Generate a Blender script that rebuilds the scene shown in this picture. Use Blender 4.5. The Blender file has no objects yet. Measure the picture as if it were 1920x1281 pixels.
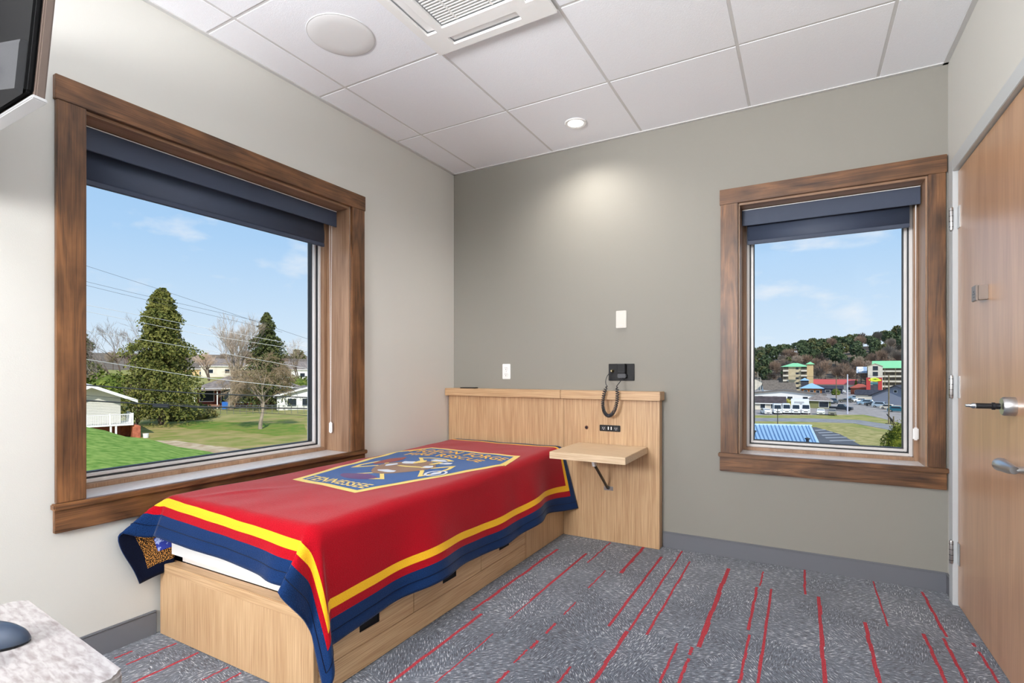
import bpy, bmesh, math, random
from mathutils import Vector, Matrix, noise as mnoise
R = math.radians
random.seed(7)
C = bpy.context.scene.collection

# ------------------------------------------------------------------ camera
F_PX, HOR = 974.0, 698.0
CAM = Vector((2.469, -3.446, 1.14)); YAW = R(29.23)
cd = bpy.data.cameras.new('camera'); cam = bpy.data.objects.new('camera', cd); C.objects.link(cam)
cam.location = CAM; cam.rotation_euler = (R(90), 0, YAW)
cd.sensor_width = 36; cd.lens = F_PX/1920*36; cd.shift_y = (HOR-640.5)/1920
cd.clip_start = 0.02; cd.clip_end = 5000
bpy.context.scene.camera = cam
FW = Vector((-math.sin(YAW), math.cos(YAW), 0)); RT = Vector((math.cos(YAW), math.sin(YAW), 0)); UP = Vector((0, 0, 1))
def at(px, py, D):
    """world point seen at pixel (px,py) at a depth of D metres"""
    return CAM + (FW + RT*((px-960)/F_PX) + UP*((HOR-py)/F_PX))*D

# ------------------------------------------------------------------ world
def lin(c):
    c = c/255.0
    return c/12.92 if c <= 0.04045 else ((c+0.055)/1.055)**2.4
def col(r, g, b): return (lin(r), lin(g), lin(b), 1)
W = bpy.data.worlds.new('sky'); bpy.context.scene.world = W; W.use_nodes = True
nt = W.node_tree; nt.nodes.clear()
def N(nt, t, **k):
    n = nt.nodes.new(t)
    for a, v in k.items(): setattr(n, a, v)
    return n
def ramp(nt, stops, interp='LINEAR'):
    n = N(nt, 'ShaderNodeValToRGB'); r = n.color_ramp; r.interpolation = interp
    while len(r.elements) < len(stops): r.elements.new(0.5)
    for e, (p, c) in zip(r.elements, stops):
        e.position = p; e.color = c if len(c) == 4 else (*c, 1)
    return n
wo = N(nt, 'ShaderNodeOutputWorld'); bg = N(nt, 'ShaderNodeBackground')
tc = N(nt, 'ShaderNodeTexCoord'); sx = N(nt, 'ShaderNodeSeparateXYZ')
nt.links.new(tc.outputs['Generated'], sx.inputs[0])
grad = ramp(nt, [(0.0, col(232, 241, 250)), (0.06, col(214, 234, 252)), (0.22, col(176, 213, 249)), (0.5, col(140, 190, 242)), (1.0, col(105, 160, 225))])
nt.links.new(sx.outputs['Z'], grad.inputs[0])
mp = N(nt, 'ShaderNodeMapping'); mp.inputs['Scale'].default_value = (1, 1, 2.4); mp.inputs['Location'].default_value = (3.1, 1.7, .35)
nt.links.new(tc.outputs['Generated'], mp.inputs[0])
nz = N(nt, 'ShaderNodeTexNoise'); nz.inputs['Scale'].default_value = 7; nz.inputs['Detail'].default_value = 7; nz.inputs['Roughness'].default_value = .52
nt.links.new(mp.outputs[0], nz.inputs[0])
cr = ramp(nt, [(0.53, (0, 0, 0)), (0.72, (.85, .85, .85))]); nt.links.new(nz.outputs[0], cr.inputs[0])
mx = N(nt, 'ShaderNodeMixRGB'); mx.inputs[2].default_value = col(244, 247, 252)
nt.links.new(cr.outputs[0], mx.inputs[0]); nt.links.new(grad.outputs[0], mx.inputs[1])
nt.links.new(mx.outputs[0], bg.inputs[0]); bg.inputs[1].default_value = 1.0
nt.links.new(bg.outputs[0], wo.inputs[0])

sd = bpy.data.lights.new('sun', 'SUN'); sd.energy = 4.2; sd.angle = R(0.6); sd.color = (1, .95, .86)
so = bpy.data.objects.new('sun', sd); C.objects.link(so)
so.rotation_euler = Vector((0.62, -0.55, 0.62)).to_track_quat('Z', 'Y').to_euler()

VS = bpy.context.scene.view_settings
VS.view_transform = 'Standard'; VS.look = 'None'; VS.gamma = 1; VS.use_curve_mapping = False; VS.exposure = 0.0
cy = bpy.context.scene.cycles
cy.max_bounces = 10; cy.diffuse_bounces = 6; cy.glossy_bounces = 4; cy.transparent_max_bounces = 24
cy.sample_clamp_indirect = 6
cy.use_denoising = True

def lamp(name, kind, loc, energy, color=(1, .97, .93), rot=(0, 0, 0), **k):
    d = bpy.data.lights.new(name, kind); d.energy = energy; d.color = color
    for a, v in k.items(): setattr(d, a, v)
    o = bpy.data.objects.new(name, d); C.objects.link(o); o.location = loc; o.rotation_euler = rot
    return o
# portals in the two window openings (they only guide the daylight sampling)
for loc, rot, sx_, sy_ in (((-.27, -1.8, 1.4), (0, R(-90), 0), 1.55, 1.4), ((2.58, .27, 1.4), (R(-90), 0, 0), .95, 1.55)):
    p = lamp('daylight_portal', 'AREA', loc, 1, rot=rot, shape='RECTANGLE', size=sx_, size_y=sy_); p.data.cycles.is_portal = True
# added fill lights without fixtures, behind the camera, thrown up at the ceiling
lamp('ceiling_fill', 'AREA', (1.45, -4.5, 1.95), 58, (.985, .985, 1), (R(138), 0, R(-28)), shape='DISK', size=.7).data.spread = R(130)
lamp('rear_fill', 'AREA', (1.05, -5.2, 1.7), 165, (.985, .985, 1), (R(118), 0, R(-14)), shape='DISK', size=.9)

# ------------------------------------------------------------------ materials
MATS = {}
def mat(name, c, rough=.6, metal=0, spec=.5, var=0, vscale=8, vs3=None, bump=0, bscale=None, c2=None, coord='Object', detail=4, lo=.35, hi=.65, coat=0, rot=None, dist=0):
    if name in MATS: return MATS[name]
    m = bpy.data.materials.new(name); m.use_nodes = True; nt = m.node_tree
    b = nt.nodes['Principled BSDF']; b.inputs['Roughness'].default_value = rough; b.inputs['Metallic'].default_value = metal
    b.inputs['Specular IOR Level'].default_value = spec; b.inputs['Base Color'].default_value = c
    if coat: b.inputs['Coat Weight'].default_value = coat; b.inputs['Coat Roughness'].default_value = .25
    if c2 or var or bump:
        t = N(nt, 'ShaderNodeTexCoord'); mp = N(nt, 'ShaderNodeMapping')
        nt.links.new(t.outputs[coord], mp.inputs[0])
        if vs3: mp.inputs['Scale'].default_value = vs3
        if rot: mp.inputs['Rotation'].default_value = rot
        n = N(nt, 'ShaderNodeTexNoise'); n.inputs['Scale'].default_value = vscale; n.inputs['Detail'].default_value = detail
        n.inputs['Distortion'].default_value = dist
        nt.links.new(mp.outputs[0], n.inputs[0])
    if c2 or var:
        if not c2: c2 = tuple(min(1, x*(1-var)) for x in c[:3])+(1,)
        r = ramp(nt, [(lo, c), (hi, c2)]); nt.links.new(n.outputs[0], r.inputs[0]); nt.links.new(r.outputs[0], b.inputs['Base Color'])
    if bump:
        n2 = n
        if bscale:
            n2 = N(nt, 'ShaderNodeTexNoise'); n2.inputs['Scale'].default_value = bscale; n2.inputs['Detail'].default_value = 3
            nt.links.new(t.outputs[coord], n2.inputs[0])
        bp = N(nt, 'ShaderNodeBump'); bp.inputs['Strength'].default_value = bump; bp.inputs['Distance'].default_value = .01
        nt.links.new(n2.outputs[0], bp.inputs['Height']); nt.links.new(bp.outputs[0], b.inputs['Normal'])
    MATS[name] = m; return m
def emis(name, c, s):
    m = bpy.data.materials.new(name); m.use_nodes = True; b = m.node_tree.nodes['Principled BSDF']
    b.inputs['Base Color'].default_value = c; b.inputs['Emission Color'].default_value = c; b.inputs['Emission Strength'].default_value = s
    return m
def wood(name, light, dark, grain, rough=.45, scale=1.0, knots=0.0, coat=0.0, fine=.5):
    """grain: axis the fibres run along"""
    m = bpy.data.materials.new(name); m.use_nodes = True; nt = m.node_tree; b = nt.nodes['Principled BSDF']
    b.inputs['Roughness'].default_value = rough
    if coat: b.inputs['Coat Weight'].default_value = coat; b.inputs['Coat Roughness'].default_value = .3
    t = N(nt, 'ShaderNodeTexCoord')
    def stretched(across, along):
        mp = N(nt, 'ShaderNodeMapping'); s = [across]*3; s['xyz'.index(grain)] = along; mp.inputs['Scale'].default_value = s
        nt.links.new(t.outputs['Object'], mp.inputs[0]); return mp
    m1 = stretched(9*scale, 1.1*scale); n1 = N(nt, 'ShaderNodeTexNoise'); n1.inputs['Scale'].default_value = 1.6; n1.inputs['Detail'].default_value = 6; n1.inputs['Distortion'].default_value = .6+knots*1.6
    nt.links.new(m1.outputs[0], n1.inputs[0])
    m2 = stretched(130*scale, 2.2*scale); n2 = N(nt, 'ShaderNodeTexNoise'); n2.inputs['Scale'].default_value = 2; n2.inputs['Detail'].default_value = 3
    nt.links.new(m2.outputs[0], n2.inputs[0])
    mul = N(nt, 'ShaderNodeMath', operation='MULTIPLY_ADD'); mul.inputs[1].default_value = fine; nt.links.new(n2.outputs[0], mul.inputs[0])
    sub = N(nt, 'ShaderNodeMath', operation='MULTIPLY'); sub.inputs[1].default_value = 1-fine; nt.links.new(n1.outputs[0], sub.inputs[0])
    nt.links.new(sub.outputs[0], mul.inputs[2])
    r = ramp(nt, [(.34, dark), (.62, light)]); nt.links.new(mul.outputs[0], r.inputs[0])
    out = r.outputs[0]
    if knots:
        m3 = stretched(5, 2.2); v = N(nt, 'ShaderNodeTexVoronoi'); v.inputs['Scale'].default_value = 1.1; nt.links.new(m3.outputs[0], v.inputs[0])
        kr = ramp(nt, [(.02, (0, 0, 0)), (.22, (1, 1, 1))]); nt.links.new(v.outputs['Distance'], kr.inputs[0])
        n4 = N(nt, 'ShaderNodeTexNoise'); n4.inputs['Scale'].default_value = 5; n4.inputs['Detail'].default_value = 3; nt.links.new(t.outputs['Object'], n4.inputs[0])
        mm = N(nt, 'ShaderNodeMixRGB', blend_type='MULTIPLY'); mm.inputs[0].default_value = .55*knots; nt.links.new(out, mm.inputs[1]); nt.links.new(kr.outputs[0], mm.inputs[2])
        n4r = ramp(nt, [(.38, (.62, .6, .58)), (.6, (1.12, 1.08, 1.05))]); nt.links.new(n4.outputs[0], n4r.inputs[0])
        m5 = N(nt, 'ShaderNodeMixRGB', blend_type='MULTIPLY'); m5.inputs[0].default_value = .8; nt.links.new(mm.outputs[0], m5.inputs[1]); nt.links.new(n4r.outputs[0], m5.inputs[2])
        out = m5.outputs[0]
    nt.links.new(out, b.inputs['Base Color'])
    bp = N(nt, 'ShaderNodeBump'); bp.inputs['Strength'].default_value = .08; bp.inputs['Distance'].default_value = .004
    nt.links.new(n2.outputs[0], bp.inputs['Height']); nt.links.new(bp.outputs[0], b.inputs['Normal'])
    return m
M = {}
M['paint_light'] = mat('light_greige_paint', col(208, 207, 201), .75, bump=.05, vscale=260)
M['paint_dark'] = mat('grey_green_paint', col(141, 138, 130), .7, bump=.05, vscale=260)
M['ceiling_tile'] = mat('ceiling_tile', col(248, 250, 255), .95, bump=.12, vscale=220, var=.03)
M['grid'] = mat('ceiling_grid', col(214, 214, 214), .5)
M['white'] = mat('white_plastic', col(244, 244, 243), .4)
M['white_frost'] = mat('white_speaker_grille', col(236, 236, 236), .6, bump=.1, vscale=900)
M['offwhite_gap'] = mat('grey_recess', col(120, 120, 120), .7)
M['slat'] = mat('white_slat', col(228, 228, 226), .45)
M['base'] = mat('grey_vinyl_base', col(108, 110, 116), .42)
for ax in 'xyz':
    M['stain_'+ax] = wood('brown_stained_wood_'+ax, col(130, 90, 56), col(60, 37, 22), ax, .42, 1, knots=1, fine=.35)
    M['stainl_'+ax] = wood('brown_jamb_wood_'+ax, col(170, 136, 108), col(124, 92, 68), ax, .38, 1, fine=.45)
    M['oak_'+ax] = wood('light_oak_laminate_'+ax, col(206, 172, 132), col(168, 130, 92), ax, .42, 1, fine=.75)
M['door'] = wood('cherry_door_veneer', col(204, 162, 126), col(174, 130, 96), 'z', .34, .8, coat=.5, fine=.5)
M['sill'] = mat('grey_solid_surface_sill', col(230, 229, 229), .22, vscale=60, var=.08)
M['alu'] = mat('silver_window_frame', col(226, 224, 222), .35, .1)
M['gasket'] = mat('dark_gasket', col(40, 42, 46), .5)
M['blind'] = mat('navy_blackout_fabric', col(58, 68, 88), .62, bump=.05, vscale=700)
M['steel'] = mat('brushed_steel', col(200, 200, 200), .28, .95, bump=.02, vscale=300)
M['chrome'] = mat('chrome', col(215, 217, 222), .12, 1)
M['darkmetal'] = mat('dark_metal', col(52, 54, 58), .35, .7)
M['frame_grey'] = mat('grey_painted_steel_frame', col(196, 200, 202), .4)
M['black'] = mat('black_plastic', col(13, 14, 17), .5, spec=.3)
M['black2'] = mat('charcoal_plastic', col(44, 46, 52), .38)
M['mattress'] = mat('white_mattress_fabric', col(232, 230, 228), .8, bump=.1, vscale=500)
M['tvback'] = mat('tv_back_plastic', col(30, 31, 34), .7, bump=.05, vscale=500)
M['tvdark'] = mat('tv_dark_panel', col(9, 9, 10), .9, spec=.15)
M['tvedge'] = mat('tv_brown_grey_edge', col(92, 78, 70), .5, .2, bump=.1, vs3=(1, 1, 60), vscale=40)
M['silver'] = mat('tv_silver_edge', col(190, 190, 192), .3, .4)
M['stone'] = mat('beige_grey_stone_laminate', col(158, 154, 153), .28, c2=col(118, 110, 108), vscale=6, vs3=(7, 26, 20), detail=10, lo=.40, hi=.70, rot=(0, 0, R(20)), dist=.35)
M['red'] = M['yellow'] = None
def knit(name, c, c2, back=False):
    m = bpy.data.materials.new(name); m.use_nodes = True; nt = m.node_tree; b = nt.nodes['Principled BSDF']
    b.inputs['Roughness'].default_value = .95; b.inputs['Specular IOR Level'].default_value = .1
    b.inputs['Sheen Weight'].default_value = .14 if not back else .1; b.inputs['Sheen Roughness'].default_value = .4
    t = N(nt, 'ShaderNodeTexCoord'); uv = N(nt, 'ShaderNodeUVMap')
    v = N(nt, 'ShaderNodeTexVoronoi'); v.inputs['Scale'].default_value = 260 if not back else 120
    nt.links.new(uv.outputs[0], v.inputs[0])
    n = N(nt, 'ShaderNodeTexNoise'); n.inputs['Scale'].default_value = 420 if not back else 260; n.inputs['Detail'].default_value = 3; nt.links.new(uv.outputs[0], n.inputs[0])
    r = ramp(nt, [(.4, c), (.62, c2)] if not back else [(.5, c), (.545, c2)], 'LINEAR' if not back else 'CONSTANT'); nt.links.new(n.outputs[0], r.inputs[0]); nt.links.new(r.outputs[0], b.inputs['Base Color'])
    bp = N(nt, 'ShaderNodeBump'); bp.inputs['Strength'].default_value = .35; bp.inputs['Distance'].default_value = .003
    nt.links.new(v.outputs['Distance'], bp.inputs['Height']); nt.links.new(bp.outputs[0], b.inputs['Normal'])
    return m
M['k_red'] = knit('red_knit', col(172, 10, 28), col(140, 6, 20)); M['k_yellow'] = knit('yellow_knit', col(244, 190, 44), col(226, 166, 28)); M['k_navy'] = knit('navy_knit', col(22, 52, 98), col(10, 30, 66))
M['k_blue'] = knit('blue_knit', col(34, 92, 158), col(20, 66, 124)); M['k_cream'] = knit('cream_yellow_knit', col(244, 220, 130), col(224, 190, 90))
M['k_brown'] = knit('brown_knit', col(160, 120, 90), col(110, 80, 62)); M['k_white'] = knit('white_knit', col(235, 235, 240), col(190, 205, 225)); M['k_rust'] = knit('rust_knit', col(160, 50, 34), col(110, 40, 30)); M['k_purple'] = knit('purple_knit', col(100, 40, 96), col(60, 40, 110))
M['k_back'] = knit('speckled_black_and_orange_underside', col(18, 14, 18), col(224, 160, 80), True)
M['k_backy'] = knit('striped_orange_underside', col(214, 150, 50), col(120, 70, 20), True); M['k_backn'] = knit('dark_navy_underside', col(8, 16, 40), col(6, 10, 26))
M['k_tag'] = mat('blue_woven_tag', col(30, 50, 150), .7, c2=col(170, 185, 230), vscale=45, lo=.52, hi=.56)

# glass: a clear pane with a faint reflection
gm = bpy.data.materials.new('window_glass'); gm.use_nodes = True; nt = gm.node_tree; nt.nodes.clear()
o_ = N(nt, 'ShaderNodeOutputMaterial'); a_ = N(nt, 'ShaderNodeBsdfTransparent'); g_ = N(nt, 'ShaderNodeBsdfGlossy'); g_.inputs['Roughness'].default_value = .02
mi = N(nt, 'ShaderNodeMixShader'); fr = N(nt, 'ShaderNodeFresnel'); fr.inputs[0].default_value = 1.12
a_.inputs[0].default_value = (.985, .99, .99, 1)
nt.links.new(fr.outputs[0], mi.inputs[0]); nt.links.new(a_.outputs[0], mi.inputs[1]); nt.links.new(g_.outputs[0], mi.inputs[2]); nt.links.new(mi.outputs[0], o_.inputs[0])
M['glass'] = gm

# carpet
cm = bpy.data.materials.new('blue_grey_patterned_carpet'); cm.use_nodes = True; nt = cm.node_tree; b = nt.nodes['Principled BSDF']
b.inputs['Roughness'].default_value = .9; b.inputs['Specular IOR Level'].default_value = .25; b.inputs['Sheen Weight'].default_value = .3
t = N(nt, 'ShaderNodeTexCoord')
v = N(nt, 'ShaderNodeTexVoronoi'); v.inputs['Scale'].default_value = 6; nt.links.new(t.outputs['Object'], v.inputs[0])
sc = N(nt, 'ShaderNodeSeparateColor'); nt.links.new(v.outputs['Color'], sc.inputs[0])
k = N(nt, 'ShaderNodeMath', operation='MULTIPLY'); k.inputs[1].default_value = 4; nt.links.new(sc.outputs[0], k.inputs[0])
fl = N(nt, 'ShaderNodeMath', operation='FLOOR'); nt.links.new(k.outputs[0], fl.inputs[0])
k2 = N(nt, 'ShaderNodeMath', operation='MULTIPLY_ADD'); k2.inputs[1].default_value = R(45); k2.inputs[2].default_value = R(8); nt.links.new(fl.outputs[0], k2.inputs[0])
vr = N(nt, 'ShaderNodeVectorRotate', rotation_type='Z_AXIS'); nt.links.new(t.outputs['Object'], vr.inputs['Vector']); nt.links.new(k2.outputs[0], vr.inputs['Angle'])
mp = N(nt, 'ShaderNodeMapping'); mp.inputs['Scale'].default_value = (215, 34, 1); nt.links.new(vr.outputs[0], mp.inputs[0])
n1 = N(nt, 'ShaderNodeTexNoise'); n1.inputs['Scale'].default_value = 1; n1.inputs['Detail'].default_value = 4; n1.inputs['Roughness'].default_value = .65; nt.links.new(mp.outputs[0], n1.inputs[0])
n2 = N(nt, 'ShaderNodeTexNoise'); n2.inputs['Scale'].default_value = 3; n2.inputs['Detail'].default_value = 4; nt.links.new(t.outputs['Object'], n2.inputs[0])
ad = N(nt, 'ShaderNodeMath', operation='MULTIPLY_ADD'); ad.inputs[1].default_value = .16; nt.links.new(n2.outputs[0], ad.inputs[0]); nt.links.new(n1.outputs[0], ad.inputs[2])
r = ramp(nt, [(.46, col(34, 38, 46)), (.55, col(74, 81, 93)), (.66, col(98, 105, 117)), (.73, col(204, 206, 208))]); nt.links.new(ad.outputs[0], r.inputs[0]); nt.links.new(r.outputs[0], b.inputs['Base Color'])
bp = N(nt, 'ShaderNodeBump'); bp.inputs['Strength'].default_value = .5; bp.inputs['Distance'].default_value = .004
nt.links.new(n1.outputs[0], bp.inputs['Height']); nt.links.new(bp.outputs[0], b.inputs['Normal'])
M['carpet'] = cm
M['carpet_red'] = mat('red_carpet_yarn', col(196, 62, 72), .95, c2=col(132, 30, 42), vscale=260, bump=.5)

# ------------------------------------------------------------------ helpers
class MB:
    def __init__(s): s.bm = bmesh.new()
    def box(s, x0, x1, y0, y1, z0, z1, bev=0, mi=0, seg=2, rot=None):
        t = bmesh.new(); bmesh.ops.create_cube(t, size=1)
        c = Vector(((x0+x1)/2, (y0+y1)/2, (z0+z1)/2))
        for v in t.verts: v.co = Vector((v.co.x*(x1-x0), v.co.y*(y1-y0), v.co.z*(z1-z0)))
        if bev: bmesh.ops.bevel(t, geom=t.edges[:], offset=min(bev, .45*min(abs(x1-x0), abs(y1-y0), abs(z1-z0))), segments=seg, affect='EDGES')
        if rot: bmesh.ops.rotate(t, verts=t.verts, cent=(0, 0, 0), matrix=rot)
        for v in t.verts: v.co += c
        s.merge(t, mi); return s
    def merge(s, t, mi=0, keep=False):
        mp = {}
        for v in t.verts: mp[v] = s.bm.verts.new(v.co)
        for f in t.faces:
            try: nf = s.bm.faces.new([mp[v] for v in f.verts])
            except ValueError: continue
            nf.material_index = f.material_index if keep else mi
        t.free()
    def poly(s, pts, mi=0):
        f = s.bm.faces.new([s.bm.verts.new(p) for p in pts]); f.material_index = mi; return s
    def prism(s, pts, d, mi=0):
        d = Vector(d); a = [s.bm.verts.new(p) for p in pts]; b = [s.bm.verts.new(Vector(p)+d) for p in pts]
        n = len(pts); fs = [s.bm.faces.new(a[::-1]), s.bm.faces.new(b)]
        for i in range(n): fs.append(s.bm.faces.new((a[i], a[(i+1) % n], b[(i+1) % n], b[i])))
        for f in fs: f.material_index = mi
        return s
    def tube(s, pts, r, n=8, mi=0, cap=True, closed=False):
        pts = [Vector(p) for p in pts]; rings = []; L = len(pts); prev = None
        for i, p in enumerate(pts):
            if closed: d = pts[(i+1) % L]-pts[i-1]
            else: d = pts[min(i+1, L-1)]-pts[max(i-1, 0)]
            d.normalize() if d.length > 1e-9 else None
            if prev is None: u = d.orthogonal().normalized()
            else:
                u = prev-d*prev.dot(d)
                u = u.normalized() if u.length > 1e-6 else d.orthogonal().normalized()
            prev = u; w = d.cross(u); rr = r[i] if isinstance(r, (list, tuple)) else r
            rings.append([s.bm.verts.new(p+(u*math.cos(2*math.pi*j/n)+w*math.sin(2*math.pi*j/n))*rr) for j in range(n)])
        for i in range(L if closed else L-1):
            a, b = rings[i], rings[(i+1) % L]
            for j in range(n):
                f = s.bm.faces.new((a[j], a[(j+1) % n], b[(j+1) % n], b[j])); f.material_index = mi
        if cap and not closed:
            for rg in (rings[0][::-1], rings[-1]):
                f = s.bm.faces.new(rg); f.material_index = mi
        return s
    def lathe(s, prof, c, axis='z', n=32, mi=0):
        """prof: (radius, height) list, around axis through c"""
        c = Vector(c); rings = []
        for (r, h) in prof:
            ring = []
            for j in range(n):
                a = 2*math.pi*j/n; x, y = max(r, 1e-5)*math.cos(a), max(r, 1e-5)*math.sin(a)
                v = {'z': (x, y, h), 'x': (h, x, y), 'y': (x, h, y)}[axis]
                ring.append(s.bm.verts.new(c+Vector(v)))
            rings.append(ring)
        for a, b in zip(rings, rings[1:]):
            for j in range(n):
                f = s.bm.faces.new((a[j], a[(j+1) % n], b[(j+1) % n], b[j])); f.material_index = mi
        for rg in (rings[0], rings[-1]):
            f = s.bm.faces.new(rg); f.material_index = mi
        return s
OFF = {}
def obj(name, mb, mats, parent=None, smooth=False, base=None, label=None, cat=None, group=None, kind=None, recalc=True):
    bm = mb.bm if isinstance(mb, MB) else mb
    if recalc: bmesh.ops.recalc_face_normals(bm, faces=bm.faces[:])
    if parent is not None: off = OFF[parent]
    elif base is not None: off = Vector(base)
    else:
        xs = [v.co for v in bm.verts]
        off = Vector(((min(v.x for v in xs)+max(v.x for v in xs))/2, (min(v.y for v in xs)+max(v.y for v in xs))/2, min(v.z for v in xs)))
        if kind == 'structure': off = Vector((0, 0, 0))
    for v in bm.verts: v.co -= off
    me = bpy.data.meshes.new(name); bm.to_mesh(me); bm.free()
    for m in (mats if isinstance(mats, (list, tuple)) else [mats]): me.materials.append(m)
    if smooth:
        me.polygons.foreach_set('use_smooth', [True]*len(me.polygons))
        try: me.set_sharp_from_angle(angle=R(35))
        except Exception: pass
    o = bpy.data.objects.new(name, me); C.objects.link(o)
    if parent is not None: o.parent = parent
    else: o.location = off
    OFF[o] = off
    tag(o, label, cat, group, kind)
    return o
def tag(o, label=None, cat=None, group=None, kind=None):
    if label: o['label'] = label
    if cat: o['category'] = cat
    if group: o['group'] = group
    if kind: o['kind'] = kind
    return o
def thing(name, label, cat, loc, group=None, kind=None):
    o = bpy.data.objects.new(name, None); C.objects.link(o); o.location = loc; o.empty_display_size = .1
    OFF[o] = Vector(loc); return tag(o, label, cat, group, kind)
def copy_tree(o, parent=None):
    c = o.copy(); C.objects.link(c)
    if parent is not None: c.parent = parent
    for ch in [x for x in list(o.children)]: copy_tree(ch, c)
    return c

# ------------------------------------------------------------------ the room
H = 2.74; XR = 3.125; YF = -5.6; WT = .32
LY0, LY1, WZ0, WZ1 = -2.485, -1.11, .64, 2.17         # left window opening
RX0, RX1 = 2.125, 3.04                                 # back window opening
obj('floor', MB().box(-.32, XR+.3, YF-.2, .32, -.2, 0), M['carpet'], kind='structure')
w = MB(); w.box(-WT, 0, YF, LY0, 0, H+.3).box(-WT, 0, LY1, 0+WT, 0, H+.3).box(-WT, 0, LY0, LY1, 0, WZ0-.02).box(-WT, 0, LY0, LY1, WZ1+.02, H+.3)
obj('wall_left', w, M['paint_light'], kind='structure')
w = MB(); w.box(0, RX0, 0, WT, 0, H+.3).box(RX1, XR+.3, 0, WT, 0, H+.3).box(RX0, RX1, 0, WT, 0, WZ0-.02).box(RX0, RX1, 0, WT, WZ1+.02, H+.3)
obj('wall_back', w, M['paint_dark'], kind='structure')
w = MB(); w.box(XR, XR+.15, -.14, 0, 0, H+.3).box(XR, XR+.15, -1.23, -.14, 2.155, H+.3).box(XR, XR+.15, YF, -1.23, 0, H+.3)
obj('wall_right', w, M['paint_light'], kind='structure')
obj('wall_front', MB().box(-WT, XR+.15, YF-.15, YF, 0, H+.3), M['paint_light'], kind='structure')

GX = [.225, .888, 1.535, 2.19, 2.825]; GY = [-.69, -1.357, -2.01, -2.675, -3.34, -4.0, -4.66, -5.32]
cl = MB(); cl.box(-.1, XR+.1, YF-.1, .1, H+.012, H+.3)
xs = [.012]+GX+[XR-.012]; ys = [-.012]+GY+[YF+.012]
for i in range(len(xs)-1):
    for j in range(len(ys)-1):
        if i == 2 and j == 2: continue
        g = .0075
        cl.box(xs[i]+g, xs[i+1]-g, ys[j+1]+g, ys[j]-g, H-.0015, H+.014, bev=.001, seg=1)
ceil = obj('ceiling', cl, M['ceiling_tile'], kind='structure')
gr = MB()
for x in GX: gr.box(x-.012, x+.012, YF, 0, H, H+.011)
for y in GY: gr.box(0, XR, y-.012, y+.012, H+.0005, H+.0115)
obj('ceiling_grid', gr, M['grid'], ceil)
an = MB(); an.box(0, .022, YF, 0, H-.007, H+.006).box(XR-.022, XR, YF, 0, H-.007, H+.006).box(0, XR, -.022, 0, H-.007, H+.006)
obj('trim_1', an, mat('wall_angle', col(205, 205, 204), .5), kind='structure')

def baseboard(name, pts, axis):
    b = MB()
    for (x0, x1, y0, y1, out) in pts:
        b.box(x0, x1, y0, y1, 0, .094, bev=.001, seg=1)
        ox = .003
        b.box(x0-(ox if axis == 'r' else 0), x1+(ox if axis == 'l' else 0), y0-(ox if axis == 'b' else 0), y1, .094, .103, bev=.003)
    obj(name, b, M['base'], kind='structure')
baseboard('baseboard_left', [(0, .009, YF, -2.225, 0)], 'l')
baseboard('baseboard_back', [(1.672, XR, -.009, 0, 0)], 'b')
baseboard('baseboard_right', [(XR-.009, XR, -.106, -.009, 0), (XR-.009, XR, YF, -1.27, 0)], 'r')

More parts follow.
